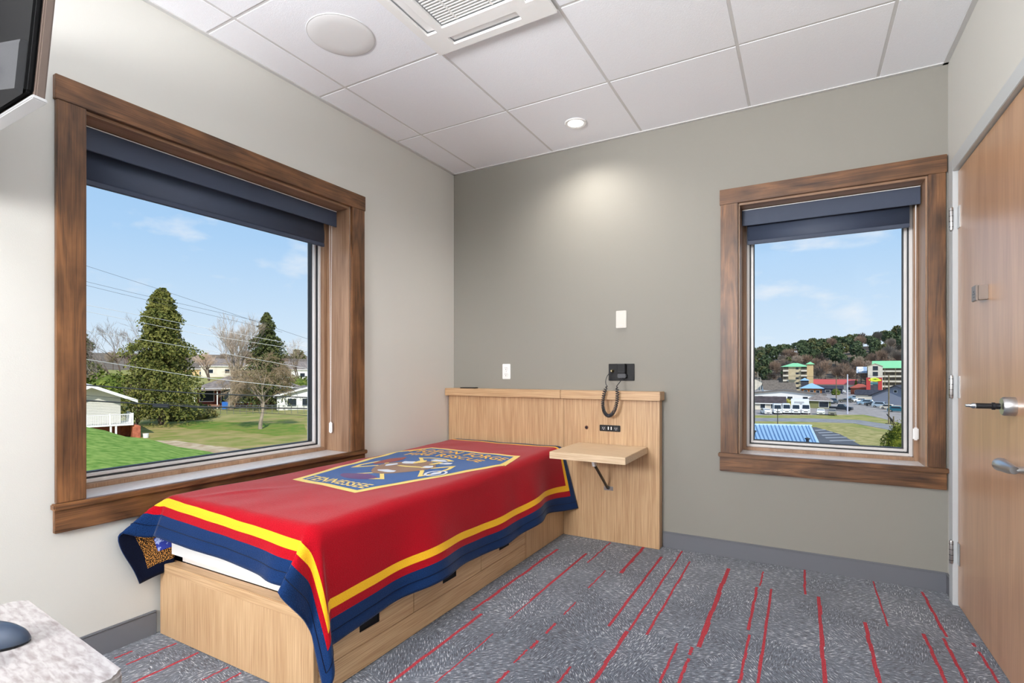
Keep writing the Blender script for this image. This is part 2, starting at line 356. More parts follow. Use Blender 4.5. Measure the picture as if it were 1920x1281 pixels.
# windows: built in a local frame (u along the wall, d outwards, z up), then turned onto the wall
def window(name, u0, u1, P, ax_u, ax_d, sill_mat, casing_left_end, casing_right_end, stain_u):
    root = thing(name, None, None, P(u0, 0, WZ0), kind='structure')
    def bx(mb, a0, a1, d0, d1, z0, z1, bev=.002, mi=0):
        p, q = P(a0, d0, z0), P(a1, d1, z1)
        mb.box(min(p[0], q[0]), max(p[0], q[0]), min(p[1], q[1]), max(p[1], q[1]), z0, z1, bev, mi)
    e = .002; cw = .105; pr = -.024
    m = MB(); bx(m, casing_left_end, casing_right_end, pr-.003, -e, WZ1, 2.262, .002); obj('casing_head', m, stain_u, root)
    m = MB(); bx(m, casing_left_end+.005, u0, pr, -e, WZ0+.005, WZ1-.0005); obj('casing_side', m, M['stain_z'], root)
    m = MB(); bx(m, u1, casing_right_end-.005, pr, -e, WZ0+.005, WZ1-.0005); obj('casing_side', m, M['stain_z'], root)
    m = MB(); bx(m, casing_left_end, casing_right_end, pr+.002, -e, .532, WZ0-.021); obj('apron', m, stain_u, root)
    m = MB(); bx(m, casing_left_end-.008, casing_right_end+.008, pr-.014, -e, WZ0-.02, WZ0+.004, .004); obj('sill_nosing', m, stain_u, root)
    m = MB(); bx(m, u0+e, u1-e, -e, .26, WZ0-.02, WZ0+.001, .001); obj('window_sill', m, sill_mat, root)
    # jamb liner, set back a little behind the casing edge
    j = MB(); bx(j, u0-.0, u0+.008, -.001, .27, WZ0+.001, WZ1-.0, .001); bx(j, u1-.008, u1, -.001, .27, WZ0+.001, WZ1, .001)
    obj('jamb', j, M['stainl_z'], root)
    j = MB(); bx(j, u0+.008, u1-.008, -.001, .27, WZ1-.012, WZ1+.015, .001); obj('head_jamb', j, M['stainl_x' if ax_u == 'x' else 'stainl_y'], root)
    # stepped frame
    a, b_, zz0, zz1 = u0+.008, u1-.008, WZ0+.001, WZ1-.012
    def ring(mb, w, d0, d1, inset):
        bx(mb, a+inset, a+inset+w, d0, d1, zz0+inset, zz1-inset, .002); bx(mb, b_-inset-w, b_-inset, d0, d1, zz0+inset, zz1-inset, .002)
        bx(mb, a+inset+w, b_-inset-w, d0, d1, zz0+inset, zz0+inset+w, .002); bx(mb, a+inset+w, b_-inset-w, d0, d1, zz1-inset-w, zz1-inset, .002)
    m = MB(); ring(m, .02, .195, .31, 0); obj('wood_stop', m, M['stainl_z'], root)
    m = MB(); ring(m, .016, .225, .31, .0205); obj('outer_frame', m, M['alu'], root)
    m = MB(); ring(m, .006, .235, .31, .037); obj('dark_gasket', m, M['gasket'], root)
    m = MB(); ring(m, .014, .245, .31, .0435); obj('sash', m, M['alu'], root)
    m = MB(); ring(m, .004, .262, .3, .058); obj('glazing_bead', m, M['gasket'], root)
    m = MB(); bx(m, a+.055, b_-.055, .278, .284, zz0+.055, zz1-.055, 0); obj('glass_pane', m, M['glass'], root)
    return root
window('window_1', LY0, LY1, lambda u, d, z: Vector((-d, u, z)), 'y', 'x', M['sill'], -2.583, -1.0, M['stain_y'])
window('window_2', RX0, RX1, lambda u, d, z: Vector((u, d, z)), 'x', 'y', M['sill'], 2.022, 3.117, M['stain_x'])

# roller blinds
def blind(label, u0, u1, P, drop, side_gap, chain_u, chain_bottom):
    root = thing('roller_blind', label, 'blind', P(u0, .12, WZ1-.02))
    def bx(mb, a0, a1, d0, d1, z0, z1, bev=.002):
        p, q = P(a0, d0, z0), P(a1, d1, z1)
        mb.box(min(p[0], q[0]), max(p[0], q[0]), min(p[1], q[1]), max(p[1], q[1]), z0, z1, bev)
    m = MB(); bx(m, u0+.004, u1-.004, .10, .106, 2.055, 2.150, .002); bx(m, u0+.004, u1-.004, .106, .16, 2.144, 2.150, .001); obj('fascia', m, M['blind'], root)
    m = MB(); bx(m, u0+.004, u1-.004, .098, .103, 2.1505, 2.154, .001); obj('top_edge', m, M['white'], root)
    m = MB(); bx(m, u0+.012, u1-.012, .107, .165, 2.1, 2.143, .006); obj('roller', m, M['darkmetal'], root)
    m = MB()
    pts = [(.150, 2.12)]+[(.150+.004*math.sin(i*.9), 2.10-i*(2.10-drop-.012)/8) for i in range(9)]
    for (d0, z0), (d1, z1) in zip(pts, pts[1:]):
        a, b_, c, d = P(u0+.03, d0, z0), P(u1-side_gap, d0, z0), P(u1-side_gap, d1, z1), P(u0+.03, d1, z1); m.poly([a, b_, c, d])
    bmesh.ops.remove_doubles(m.bm, verts=m.bm.verts[:], dist=1e-5)
    o = obj('shade_fabric', m, M['blind'], root, smooth=True); so_ = o.modifiers.new('thick', 'SOLIDIFY'); so_.thickness = .0015
    m = MB(); bx(m, u0+.03, u1-side_gap, .143, .156, drop-.001, drop+.022, .003); obj('bottom_bar', m, M['blind'], root)
    m = MB()
    for s_ in (-.010, .010):
        top, bot = P(chain_u, .135+s_, 2.09), P(chain_u+s_*.3, .135+s_*.35, chain_bottom+.03)
        n = int((top-bot).length/.0075)
        m.tube([top, bot], .0009, 5)
        for i in range(n):
            p = top.lerp(bot, i/n); t_ = bmesh.new(); bmesh.ops.create_icosphere(t_, subdivisions=1, radius=.0022)
            for v in t_.verts: v.co += p
            m.merge(t_)
    obj('bead_chain', m, M['white'], root, smooth=True)
    p = P(chain_u, .135, chain_bottom); m = MB(); m.box(p.x-.013, p.x+.013, p.y-.007, p.y+.007, p.z-.035, p.z+.035, .006); obj('chain_tensioner', m, M['white'], root, smooth=True)
blind('wide navy roller blind pulled partway down over the large left window', LY0+.008, LY1-.008, lambda u, d, z: Vector((-d, u, z)), 1.925, .062, LY1-.03, .79)
blind('narrow navy roller blind pulled partway down over the window beside the door', RX0+.008, RX1-.008, lambda u, d, z: Vector((u, d, z)), 1.945, .045, RX1-.028, .80)

# door in the right wall
door = thing('door_1', None, None, (XR, -.14, 0), kind='structure')
m = MB(); m.box(XR-.016, XR+.15, -.175, -.107, 0, 2.188, .002).box(XR-.016, XR+.15, -1.265, -1.197, 0, 2.188, .002).box(XR-.016, XR+.15, -1.197, -.175, 2.122, 2.188, .002)
obj('door_frame', m, M['frame_grey'], door)
slab = obj('door_slab', MB().box(XR+.004, XR+.049, -1.194, -.179, .008, 2.118, .002), M['door'], door)
for z in (1.89, 1.068, .26):
    m = MB(); m.lathe([(.0, -.058), (.007, -.056), (.0085, -.05), (.0085, .05), (.007, .056), (0, .058)], (XR-.022, -.178, z), n=14)
    for k_ in range(4): m.lathe([(.0088, -.001), (.0088, .001)], (XR-.022, -.178, z-.04+.0265*k_), n=14, mi=1)
    m.box(XR-.0185, XR-.0162, -.1775, -.135, z-.053, z+.053, .0005)
    m.box(XR+.0005, XR+.0036, -.222, -.18, z-.053, z+.053, .0005)
    obj('hinge', m, [M['steel'], M['black']], door, smooth=True)
m = MB(); y, z = -.955, 1.017
m.lathe([(.034, 0), (.034, -.03), (.03, -.036), (.012, -.036)], (XR+.004, y, z), 'x', 36)
obj('deadbolt_rose', m, M['steel'], door, smooth=True)
m = MB(); m.lathe([(.0, -.04), (.011, -.04), (.011, -.052), (.0135, -.054), (.0135, -.062), (.010, -.064), (.010, -.108), (.0, -.108)], (XR+.004, y, z), 'x', 24); sp = obj('deadbolt_spindle', m, M['darkmetal'], door, smooth=True)
m = MB(); m.lathe([(.0, -.107), (.0105, -.1075), (.0105, -.115), (.0065, -.122), (.0055, -.136), (.0, -.137)], (XR+.004, y, z), 'x', 24); obj('spindle_tip', m, M['chrome'], door, smooth=True)
m = MB(); y, z = -1.125, .815
m.lathe([(.032, 0), (.032, -.008), (.028, -.012), (.012, -.012), (.011, -.05), (0, -.05)], (XR+.004, y, z), 'x', 32)
pts = [(XR-.045, y-.012, z), (XR-.05, y+.02, z+.001), (XR-.052, y+.07, z+.002), (XR-.05, y+.105, z+.001), (XR-.048, y+.118, z)]
m.tube(pts, [.013, .018, .021, .024, .017], 16)
obj('door_lever', m, M['steel'], door, smooth=True)
m = MB(); m.box(XR-.034, XR-.026, -.648, -.583, 1.435, 1.50, .002).box(XR-.027, XR+.004, -.655, -.625, 1.438, 1.498, .002)
hk = obj('door_hook', m, mat('bronze_satin_metal', col(132, 120, 112), .4, .4), door)
m = MB(); m.box(XR-.0347, XR-.034, -.632, -.6, 1.462, 1.466); m.box(XR-.0347, XR-.034, -.626, -.606, 1.45, 1.453); m.box(XR-.0347, XR-.034, -.622, -.61, 1.47, 1.478)
obj('engraved_mark', m, M['darkmetal'], hk)

# ------------------------------------------------------------------ carpet dashes (woven into the floor)
def floor_pt(px, py):
    r = FW+RT*((px-960)/F_PX)+UP*((HOR-py)/F_PX); t = -CAM.z/r.z; return CAM+r*t
DASH = [(1238,1044,1144,1175,5),(1274,1033,1187,1184,4),(1292,1053,1215,1191,4),(1364,1066,1312,1214,8),(1206,1026,1165,1075,6),(1146,1018,1100,1055,3),(1135,1070,1104,1103,3),
(1172,1183,1111,1290,8),(1268,1206,1236,1290,5),(1299,1214,1292,1228,6),(1290,1235,1270,1290,6),(1418,1101,1405,1182,5),(1403,1190,1387,1290,5),(1443,1104,1425,1290,5),(1429,1072,1427,1099,3),
(1045,1030,885,1145,6),(898,1150,728,1290,7),(1100,1038,994,1126,5),(994,1126,957,1161,2),(1042,1169,1023,1188,5),(1010,1202,994,1216,6),(990,1219,962,1243,4),(951,1257,927,1290,6),(922,1188,810,1290,2.5),(1066,1249,1045,1290,5),(1079,1129,1058,1153,3),
(1533,1119,1550,1290,7),(1621,1167,1652,1290,7),(1508,1068,1510,1115,4),(1635,1090,1667,1175,3),(1727,1110,1777,1195,5),(1732,1189,1778,1290,6),(1768,1197,1818,1290,6),(1834,1222,1880,1290,5),(1824,1206,1828,1213,5),
(248,1221,215,1235,5),(328,1205,239,1248,5),(370,1223,245,1285,6),(429,1252,378,1275,4),(452,1262,400,1290,5)]
m = MB()
for (a, b_, c, d, wpx) in DASH:
    p, q = floor_pt(a, b_), floor_pt(c, d); x = (p.x+q.x)/2; dep = (p-CAM).dot(FW)*.5+(q-CAM).dot(FW)*.5
    wd = max(.0035, wpx*dep/F_PX*.5*1.05)
    n = 8
    for i in range(n):
        y0 = p.y+(q.y-p.y)*i/n; y1 = p.y+(q.y-p.y)*(i+1)/n; o1 = x+.0015*math.sin(i*2.1+a); 
        m.box(o1-wd*(.9+.15*math.sin(i*1.7+b_)), o1+wd*(.9+.15*math.cos(i*2.3+c)), min(y0, y1), max(y0, y1), -.003, .0006)
fl_ = bpy.data.objects['floor']
obj('red_dashes', m, M['carpet_red'], fl_)

# ------------------------------------------------------------------ ceiling fixtures
sp = thing('ceiling_speaker', 'round white flush ceiling speaker beside the air conditioner', 'speaker', (.557, -1.69, H-.02))
obj('rim', MB().lathe([(.1515, .020), (.156, .0190), (.1565, .0165), (.155, .0150), (.1515, .0150)], (.557, -1.69, H-.02), n=64), M['grid'], sp, smooth=True)
obj('grille', MB().lathe([(0, .0125), (.10, .0127), (.148, .0135), (.151, .0145), (0, .016)], (.557, -1.69, H-.02), n=64), M['white_frost'], sp, smooth=True)

def downlight(x, y, label, power):
    d = thing('recessed_downlight', label, 'light', (x, y, H-.008))
    obj('trim_ring', MB().lathe([(.058, .02), (.047, .012), (.049, .003), (.066, .0), (.070, .003), (.071, .006)], (x, y, H-.01), n=48), M['white'], d, smooth=True)
    obj('lens', MB().lathe([(0, 0), (.050, 0), (.050, .002), (0, .002)], (x, y, H-.0075), n=40), emis('lit_lens', (1, .97, .92, 1), 6), d)
    lamp('downlight_beam', 'SPOT', (x, y, H-.015), power, (1, .95, .88), (0, 0, 0), spot_size=R(150), spot_blend=.9, shadow_soft_size=.045)
downlight(1.2, -.345, 'round lit recessed ceiling light nearest the dark grey wall', 50)

ac = thing('ceiling_air_conditioner', 'white square ceiling air conditioner cassette with slatted grille', 'air conditioner', (1.21, -1.68, H-.01))
ax0, ax1, ay0, ay1 = .893, 1.530, -2.005, -1.362
m = MB(); zt = H-.004; zb = H-.012
# panel with four slots
sl = [(ax0+.04, ax0+.095, ay0+.12, ay1-.15), (ax1-.095, ax1-.04, ay0+.15, ay1-.12), (ax0+.115, ax1-.155, ay1-.095, ay1-.04), (ax0+.155, ax1-.115, ay0+.04, ay0+.095)]
X = sorted({ax0, ax1, 1.025, 1.40, *[v for s_ in sl for v in s_[:2]]}); Y = sorted({ay0, ay1, -1.865, -1.525, *[v for s_ in sl for v in s_[2:]]})
for i in range(len(X)-1):
    for j in range(len(Y)-1):
        cx, cy_ = (X[i]+X[i+1])/2, (Y[j]+Y[j+1])/2
        if any(a < cx < b_ and c < cy_ < d for a, b_, c, d in sl) or (1.025 < cx < 1.40 and -1.865 < cy_ < -1.525): continue
        m.poly([(X[i], Y[j], zb), (X[i+1], Y[j], zb), (X[i+1], Y[j+1], zb), (X[i], Y[j+1], zb)])
bmesh.ops.remove_doubles(m.bm, verts=m.bm.verts[:], dist=1e-5)
pn = obj('panel', m, M['white'], ac); s2 = pn.modifiers.new('thick', 'SOLIDIFY'); s2.thickness = .012; s2.offset = 1 if False else -1
m = MB(); m.box(ax0+.02, ax1-.02, ay0+.02, ay1-.02, H+.0125, H+.02); obj('dark_cavity', m, mat('ac_cavity', col(128, 128, 130), .8), ac)
for (a, b_, c, d) in sl:
    m = MB(); horiz = (b_-a) > (d-c)
    m.box(a+.002, b_-.002, c+.002, d-.002, -.003, .001, .001)
    t_ = Matrix.Rotation(R(7), 3, 'X' if horiz else 'Y')
    ce = Vector(((a+b_)/2, (c+d)/2, 0))
    for v in m.bm.verts: v.co = t_ @ (v.co-ce)+ce+Vector((0, 0, H-.0055))
    obj('louvre_flap', m, M['white'], ac)
m = MB(); n = 21
for i in range(n):
    y = -1.855+i*(.32/(n-1)); m.box(1.03, 1.395, y-.0035, y+.0035, H-.0125, H-.003, .001, rot=Matrix.Rotation(R(0), 3, 'X'))
for x in (1.115, 1.30): m.box(x-.004, x+.004, -1.86, -1.53, H-.0135, H-.002)
obj('intake_grille', m, M['slat'], ac)
m = MB(); m.box(1.02, 1.405, -1.525, -1.4975, H-.0155, H-.0125, .001).box(1.02, 1.405, -1.892, -1.865, H-.0155, H-.0125, .001).box(.997, 1.025, -1.892, -1.4975, H-.0155, H-.0125, .001).box(1.40, 1.428, -1.892, -1.4975, H-.0155, H-.0125, .001)
obj('grille_frame', m, M['white'], ac)
m = MB(); m.box(1.245, 1.257, -1.514, -1.506, H-.0162, H-.0154).box(1.21, 1.235, -1.512, -1.509, H-.0162, H-.0154); obj('maker_mark', m, M['offwhite_gap'], ac)

# ------------------------------------------------------------------ headboard, bed, mattress
hb = thing('headboard', 'light oak headboard panel with a thick cap rail against the dark grey wall', 'headboard', (.85, -.04, 0))
obj('panel', MB().box(.008, 1.0025, -.08, -.011, 0.002, .955, .001), M['oak_z'], hb)
obj('panel', MB().box(1.0045, 1.668, -.08, -.011, 0.002, .955, .001), M['oak_z'], hb)
obj('cap_rail', MB().box(.004, .9965, -.128, -.002, .957, 1.014, .003), M['oak_x'], hb)
obj('cap_rail', MB().box(.998, 1.682, -.128, -.002, .957, 1.014, .003), M['oak_x'], hb)
m = MB(); m.lathe([(.011, -.003), (.013, -.001), (.013, 0), (.008, .0)], (1.173, -.0805, .76), 'y', 24); gr_ = obj('grommet', m, mat('rust_brown_grommet', col(110, 60, 45), .5), hb, smooth=True)
obj('grommet_hole', MB().lathe([(0, -.0035), (.0085, -.0035), (.0085, -.001), (0, -.001)], (1.173, -.0805, .76), 'y', 24), M['black'], gr_)
oc = obj('power_outlet_strip', MB().box(1.268, 1.412, -.0855, -.0802, .742, .784, .002), M['black'], hb)
m = MB()
for x in (1.297, 1.383):
    m.box(x-.016, x+.016, -.0872, -.0855, .75, .776, .001, mi=0)
    for dx in (-.006, .006): m.box(x+dx-.001, x+dx+.001, -.0876, -.0872, .760, .769, mi=1)
    m.lathe([(0, 0), (.0022, 0), (.0022, -.0004), (0, -.0004)], (x, -.0872, .7545), 'y', 10, mi=1)
for x in (1.330, 1.350): m.box(x-.0035, x+.0035, -.0868, -.0855, .753, .774, .0005, mi=1)
obj('sockets', m, [M['black2'], M['white']], oc)

bed = thing('bed_platform', 'light oak platform bed with drawers along its open side', 'bed', (.5, -1.15, 0))
obj('carcass', MB().box(.03, .978, -2.198, -.083, .003, .268, .001), M['oak_y'], bed)
obj('footboard', MB().box(.026, .999, -2.219, -2.1985, .002, .272, .001), M['oak_z'], bed)
obj('cap_rail', MB().box(.022, 1.003, -2.223, -2.17, .2725, .312, .002), M['oak_x'], bed)
obj('side_cap_rail', MB().box(.955, 1.003, -2.1695, -.083, .2725, .312, .002), M['oak_y'], bed)
obj('plinth', MB().box(.9785, .999, -2.1975, -.655, .003, .096, .001), M['oak_y'], bed)
obj('filler_panel', MB().box(.9785, .999, -.652, -.083, .003, .27, .001), M['oak_z'], bed)
for y0, y1 in ((-2.196, -1.692), (-1.688, -1.152), (-1.148, -.655)):
    dr = obj('drawer', MB().box(.9785, .999, y0, y1, .0985, .27, .001), M['oak_y'], bed)
    yc = (y0+y1)/2-.01
    m = MB(); w2, z0, z1 = .052, .150, .192
    m.box(.9985, 1.0025, yc-w2, yc+w2, z0, z0+.006, .001).box(.9985, 1.0025, yc-w2, yc+w2, z1-.006, z1, .001).box(.9985, 1.0025, yc-w2, yc-w2+.007, z0, z1, .001).box(.9985, 1.0025, yc+w2-.007, yc+w2, z0, z1, .001)
    m.box(.9988, .9996, yc-w2+.006, yc+w2-.006, z0+.005, z1-.005)
    m.box(.9996, 1.0018, yc-w2+.014, yc+w2-.012, z0+.022, z1-.009, .001)
    obj('recessed_pull', m, M['black'], dr)

mt = MB(); mt.box(.058, .985, -2.212, -.095, .3135, .598, .045, seg=5)
mattress = obj('mattress', mt, M['mattress'], smooth=True, label='white mattress showing under the red blanket at the foot of the bed', cat='mattress')

# ------------------------------------------------------------------ blanket
RB = .05
bx0, bx1, by0, ZT = .046, 1.012, -2.24, .606
sL, sR, tF, tH = bx0-.30, bx1+.39, by0-.160, -.088
def sst(a, b_, x):
    x = max(0, min(1, (x-a)/(b_-a))); return x*x*(3-2*x)
def gauss(x, c, w): return math.exp(-((x-c)/w)**2)
def hang(rho, phi):
    """distance rho along the cloth past the rounded edge, leaning phi out of the vertical"""
    q = (math.pi/2-phi)*RB
    if rho < q:
        a = rho/RB; return RB*math.sin(a), RB*(1-math.cos(a))
    a = math.pi/2-phi
    return RB*math.sin(a)+(rho-q)*math.sin(phi), RB*(1-math.cos(a))+(rho-q)*math.cos(phi)
def sidephi(t):
    return .115+.065*math.sin(t*7.3+.6)+.04*math.sin(t*12.1+2.0)+.015*math.sin(t*19+1)+.15*sst(-.45, -.09, t)
def bl(s, t):
    # the cloth lies a touch askew: the foot overhang grows to the right, lessens to the left
    k = max(0, min(1, (tH-t)/(tH-tF)))
    t = t-.055*(s-.5)*k
    x0, x1, y0 = bx0+RB, bx1-RB, by0+RB
    a, b_, l = s-x1, y0-t, x0-s
    zt = ZT+.012*sst(-.9, -.1, t)+.004*mnoise.noise(Vector((s*2.5, t*2.2, 0)))+.0035*mnoise.noise(Vector((s*7+2, t*6, 4)))
    x = min(max(s, x0), x1); y = max(t, y0)
    zt += .007*math.exp(-((s-.35-.5*(t+1.9))/.03)**2)*math.exp(-((t+2.02)/.16)**2)
    if a > 0 and b_ <= 0:
        phi = sidephi(t)
        o, d = hang(a, phi); return Vector((x1+o, y, zt-d*(1+.03*math.sin(t*5.5+1)-.03+.07*sst(-.5, -.09, t))))
    if b_ > 0 and a <= 0 and l <= 0:
        phi = .12+.10*gauss(s, .3, .2)+.16*gauss(s, .86, .07)+.04*math.sin(s*9)
        phi += .20*sst(.30, bx0, s)
        o, d = hang(b_, phi); return Vector((x, y0-o, zt-d))
    if l > 0 and b_ <= 0:
        o, d = hang(l, .0); return Vector((x0-o*.999, y, zt-d))
    if a > 0 and b_ > 0:
        rho = math.hypot(a, b_); th = math.atan2(b_, a)/(math.pi/2)     # 0 side .. 1 foot
        pS = sidephi(y0); pF = .12+.16*gauss(x1, .86, .07)+.04*math.sin(x1*9)
        phi = pS*(1-th)+pF*th+.62*gauss(th, .76, .16)+.16*gauss(th, .25, .16)-.04*gauss(th, .5, .08)
        psi = -math.pi/2*(th*.75+.25*sst(.15, .85, th))
        o, d = hang(rho, max(.01, phi)); return Vector((x1+o*math.cos(psi), y0+o*math.sin(psi), zt-d*(1+.13*gauss(th, .27, .22))))
    if l > 0 and b_ > 0:
        rho = math.hypot(l, b_); th = math.atan2(b_, l)/(math.pi/2)     # 0 wall side .. 1 foot
        pF = .12+.20*sst(.30, bx0, x0)+.10*gauss(x0, .3, .2)+.04*math.sin(x0*9)
        phi = 1.0*gauss(th, .58, .20)*(1-th**5)+pF*th**4+.10*gauss(th, .3, .15)
        # azimuth: swings quickly from the wall to straight past the foot
        psi = math.pi+(math.pi/2)*sst(0, .30, th)
        o, d = hang(rho, min(1.15, max(.0, phi)))
        tx = .038+.034*(1-sst(0, .3, th)); w_ = sst(1, .38, th)*min(1, rho/.09)
        return Vector((x0-(x0-tx)*w_, y0+o*math.sin(psi), zt-d))
    return Vector((x, y, zt))
def spaced(a, b_, marks, step):
    pts = sorted({a, b_, *marks}); out = []
    for p, q in zip(pts, pts[1:]):
        n = max(1, int(math.ceil((q-p)/step))); out += [p+(q-p)*i/n for i in range(n)]
    return out+[b_]
NV, RD, YL = .088, .122, .158
ss = spaced(sL, sR, [sL+.048, sR-.048, sL+NV, sL+RD, sL+YL, sR-NV, sR-RD, sR-YL, bx0+RB, bx1-RB], .016)
NVh, RDh, YLh = .075, .075, .098
ts = spaced(tF, tH, [tF+.048, tF+NV, tF+RD, tF+YL, tH-NVh*.6, tH-YLh*.75, by0+RB], .016)
bm = bmesh.new(); uvl = bm.loops.layers.uv.new('UVMap')
G = [[bm.verts.new(bl(s, t)) for t in ts] for s in ss]
def zone(s, t):
    d = min(s-sL, sR-s, t-tF)
    dh = tH-t
    if d < .048 or dh < NVh*.6: return 2
    if d < NV: return 3
    if d < RD: return 0
    if d < YL or dh < YLh*.75: return 1
    return 0
for i in range(len(ss)-1):
    for j in range(len(ts)-1):
        f = bm.faces.new((G[i][j], G[i+1][j], G[i+1][j+1], G[i][j+1])); f.smooth = True
        f.material_index = zone((ss[i]+ss[i+1])/2, (ts[j]+ts[j+1])/2)
        for lp, (a, b_) in zip(f.loops, ((i, j), (i+1, j), (i+1, j+1), (i, j+1))): lp[uvl].uv = (ss[a], ts[b_])
blanket = obj('blanket', bm, [M['k_red'], M['k_yellow'], M['k_navy'], M['k_navy'], M['k_back'], M['k_backy'], M['k_backn'], M['k_back']], base=(.5, -1.1, .3), recalc=False,
              label='red knitted blanket with yellow stripe, navy border and emblem, draped over the bed', cat='blanket')
sm = blanket.modifiers.new('thickness', 'SOLIDIFY'); sm.thickness = .007; sm.offset = -1; sm.material_offset = 4; sm.material_offset_rim = 0
# stitched hem welt running inside the navy border
m = MB()
hs = .045
m.tube([bl(sL+hs+(sR-sL-2*hs)*i/90, tF+hs)+Vector((0, -.0015, .0012)) for i in range(91)], .0013, 5)
m.tube([bl(sR-hs, tF+hs+(tH-tF-hs)*i/120)+Vector((.0015, 0, 0)) for i in range(121)], .0013, 5)
obj('hem_stitch', m, M['k_backn'], blanket)

def patch(poly, off, step=.035):
    """flat outline in cloth coordinates laid onto the blanket"""
    t_ = bmesh.new(); f = t_.faces.new([t_.verts.new((x, y, 0)) for x, y in poly])
    bmesh.ops.triangulate(t_, faces=t_.faces[:])
    for _ in range(5):
        es = [e for e in t_.edges if e.calc_length() > step]
        if not es: break
        bmesh.ops.subdivide_edges(t_, edges=es, cuts=1); bmesh.ops.triangulate(t_, faces=t_.faces[:])
    return t_, off
def lay(name, polys, mt_, parent, off):
    bm = bmesh.new(); uvl = bm.loops.layers.uv.new('UVMap')
    for poly in polys:
        t_ = poly if isinstance(poly, bmesh.types.BMesh) else patch(poly, off)[0]
        mp = {}; st = {}
        for v in t_.verts:
            e = .004; p = bl(v.co.x, v.co.y); n = (bl(v.co.x+e, v.co.y)-p).cross(bl(v.co.x, v.co.y+e)-p).normalized()
            nv = bm.verts.new(p+n*off); mp[v] = nv; st[nv] = (v.co.x, v.co.y)
        for f in t_.faces:
            try: nf = bm.faces.new([mp[v] for v in f.verts])
            except ValueError: continue
            nf.smooth = True
            for lp in nf.loops: lp[uvl].uv = st[lp.vert]
        t_.free()
    return obj(name, bm, mt_, parent, recalc=False)
OUT = [(.255, -1.735), (.735, -1.765), (.985, -.86), (.915, -.555), (.215, -.56), (.075, -.79)]
def inset(P, k):
    cx = sum(p[0] for p in P)/len(P); cy_ = sum(p[1] for p in P)/len(P)
    out = []; n = len(P)
    for i in range(n):
        a, b_, c = Vector(P[i-1]), Vector(P[i]), Vector(P[(i+1) % n]); d1 = (b_-a).normalized(); d2 = (c-b_).normalized()
        n1, n2 = Vector((-d1.y, d1.x)), Vector((-d2.y, d2.x)); bs = (n1+n2).normalized(); q = b_+bs*k/max(.3, bs.dot(n1)); out.append((q.x, q.y))
    return out
emb = lay('emblem', [OUT], M['k_cream'], blanket, .0012)
lay('emblem_field', [inset(OUT, .036)], M['k_blue'], emb, .0022)
# firefighter cross: four flared arms
CX, CY = .52, -1.205
def cross(sc_):
    P = []
    for q in range(4):
        a = q*math.pi/2
        for (r_, w_) in ((.10, .055), (.20, .05), (.30, .17), (.335, .08), (.335, -.08), (.30, -.17), (.20, -.05), (.10, -.055)):
            r_ *= sc_; w2 = w_*sc_
            x, y = r_*math.cos(a)+w2*math.sin(a), r_*math.sin(a)-w2*math.cos(a)
            P.append((CX+x*.92, CY+y*1.12))
    return P
def ringpolys(P, wd):
    n = len(P); Q = inset(P, wd); out = []
    for i in range(n):
        j = (i+1) % n; out.append([P[i], P[j], Q[j], Q[i]])
    return out
cp = cross(.88)
ar = sum(cp[i][0]*cp[(i+1) % len(cp)][1]-cp[(i+1) % len(cp)][0]*cp[i][1] for i in range(len(cp)))
if ar < 0: cp = cp[::-1]
lay('cross_outline', ringpolys(cp, .022), M['k_cream'], emb, .0032)
def blob(cx, cy_, rx, ry, n=18, wob=.15, sd_=0):
    return [(cx+rx*math.cos(a)*(1+wob*math.sin(3*a+sd_)), cy_+ry*math.sin(a)*(1+wob*math.cos(4*a+sd_))) for a in [2*math.pi*i/n for i in range(n)]]
lay('cross_centre', [blob(CX, CY, .17, .20, wob=.08)], M['k_brown'], emb, .0034)
lay('rust_patch', [blob(CX-.22, CY+.13, .05, .13, wob=.12)], M['k_rust'], emb, .0035)
lay('purple_patch', [blob(CX-.04, CY-.31, .12, .06, wob=.1)], M['k_purple'], emb, .0035)
ring_ = blob(CX+.27, CY-.05, .055, .075, wob=.0, n=24)
for P_ in [blob(CX-.07, CY+.13, .055, .035, sd_=1), blob(CX+.05, CY+.26, .055, .03, sd_=2), blob(CX+.15, CY+.20, .035, .04, sd_=3), blob(CX+.0, CY-.13, .06, .03, sd_=4), blob(CX-.11, CY+.02, .025, .05, sd_=5), blob(CX+.13, CY+.05, .03, .04, sd_=1), blob(CX+.27, CY-.05, .022, .04)]: lay('white_patch', [P_], M['k_white'], emb, .0044)
lay('white_ring', ringpolys(ring_, .014), M['k_white'], emb, .0044)
lay('yellow_patches', [blob(CX+.03, CY+.02, .10, .018, sd_=2), blob(CX-.02, CY+.17, .03, .05, sd_=1), blob(CX+.10, CY+.17, .02, .06, sd_=3)], M['k_cream'], emb, .0052)
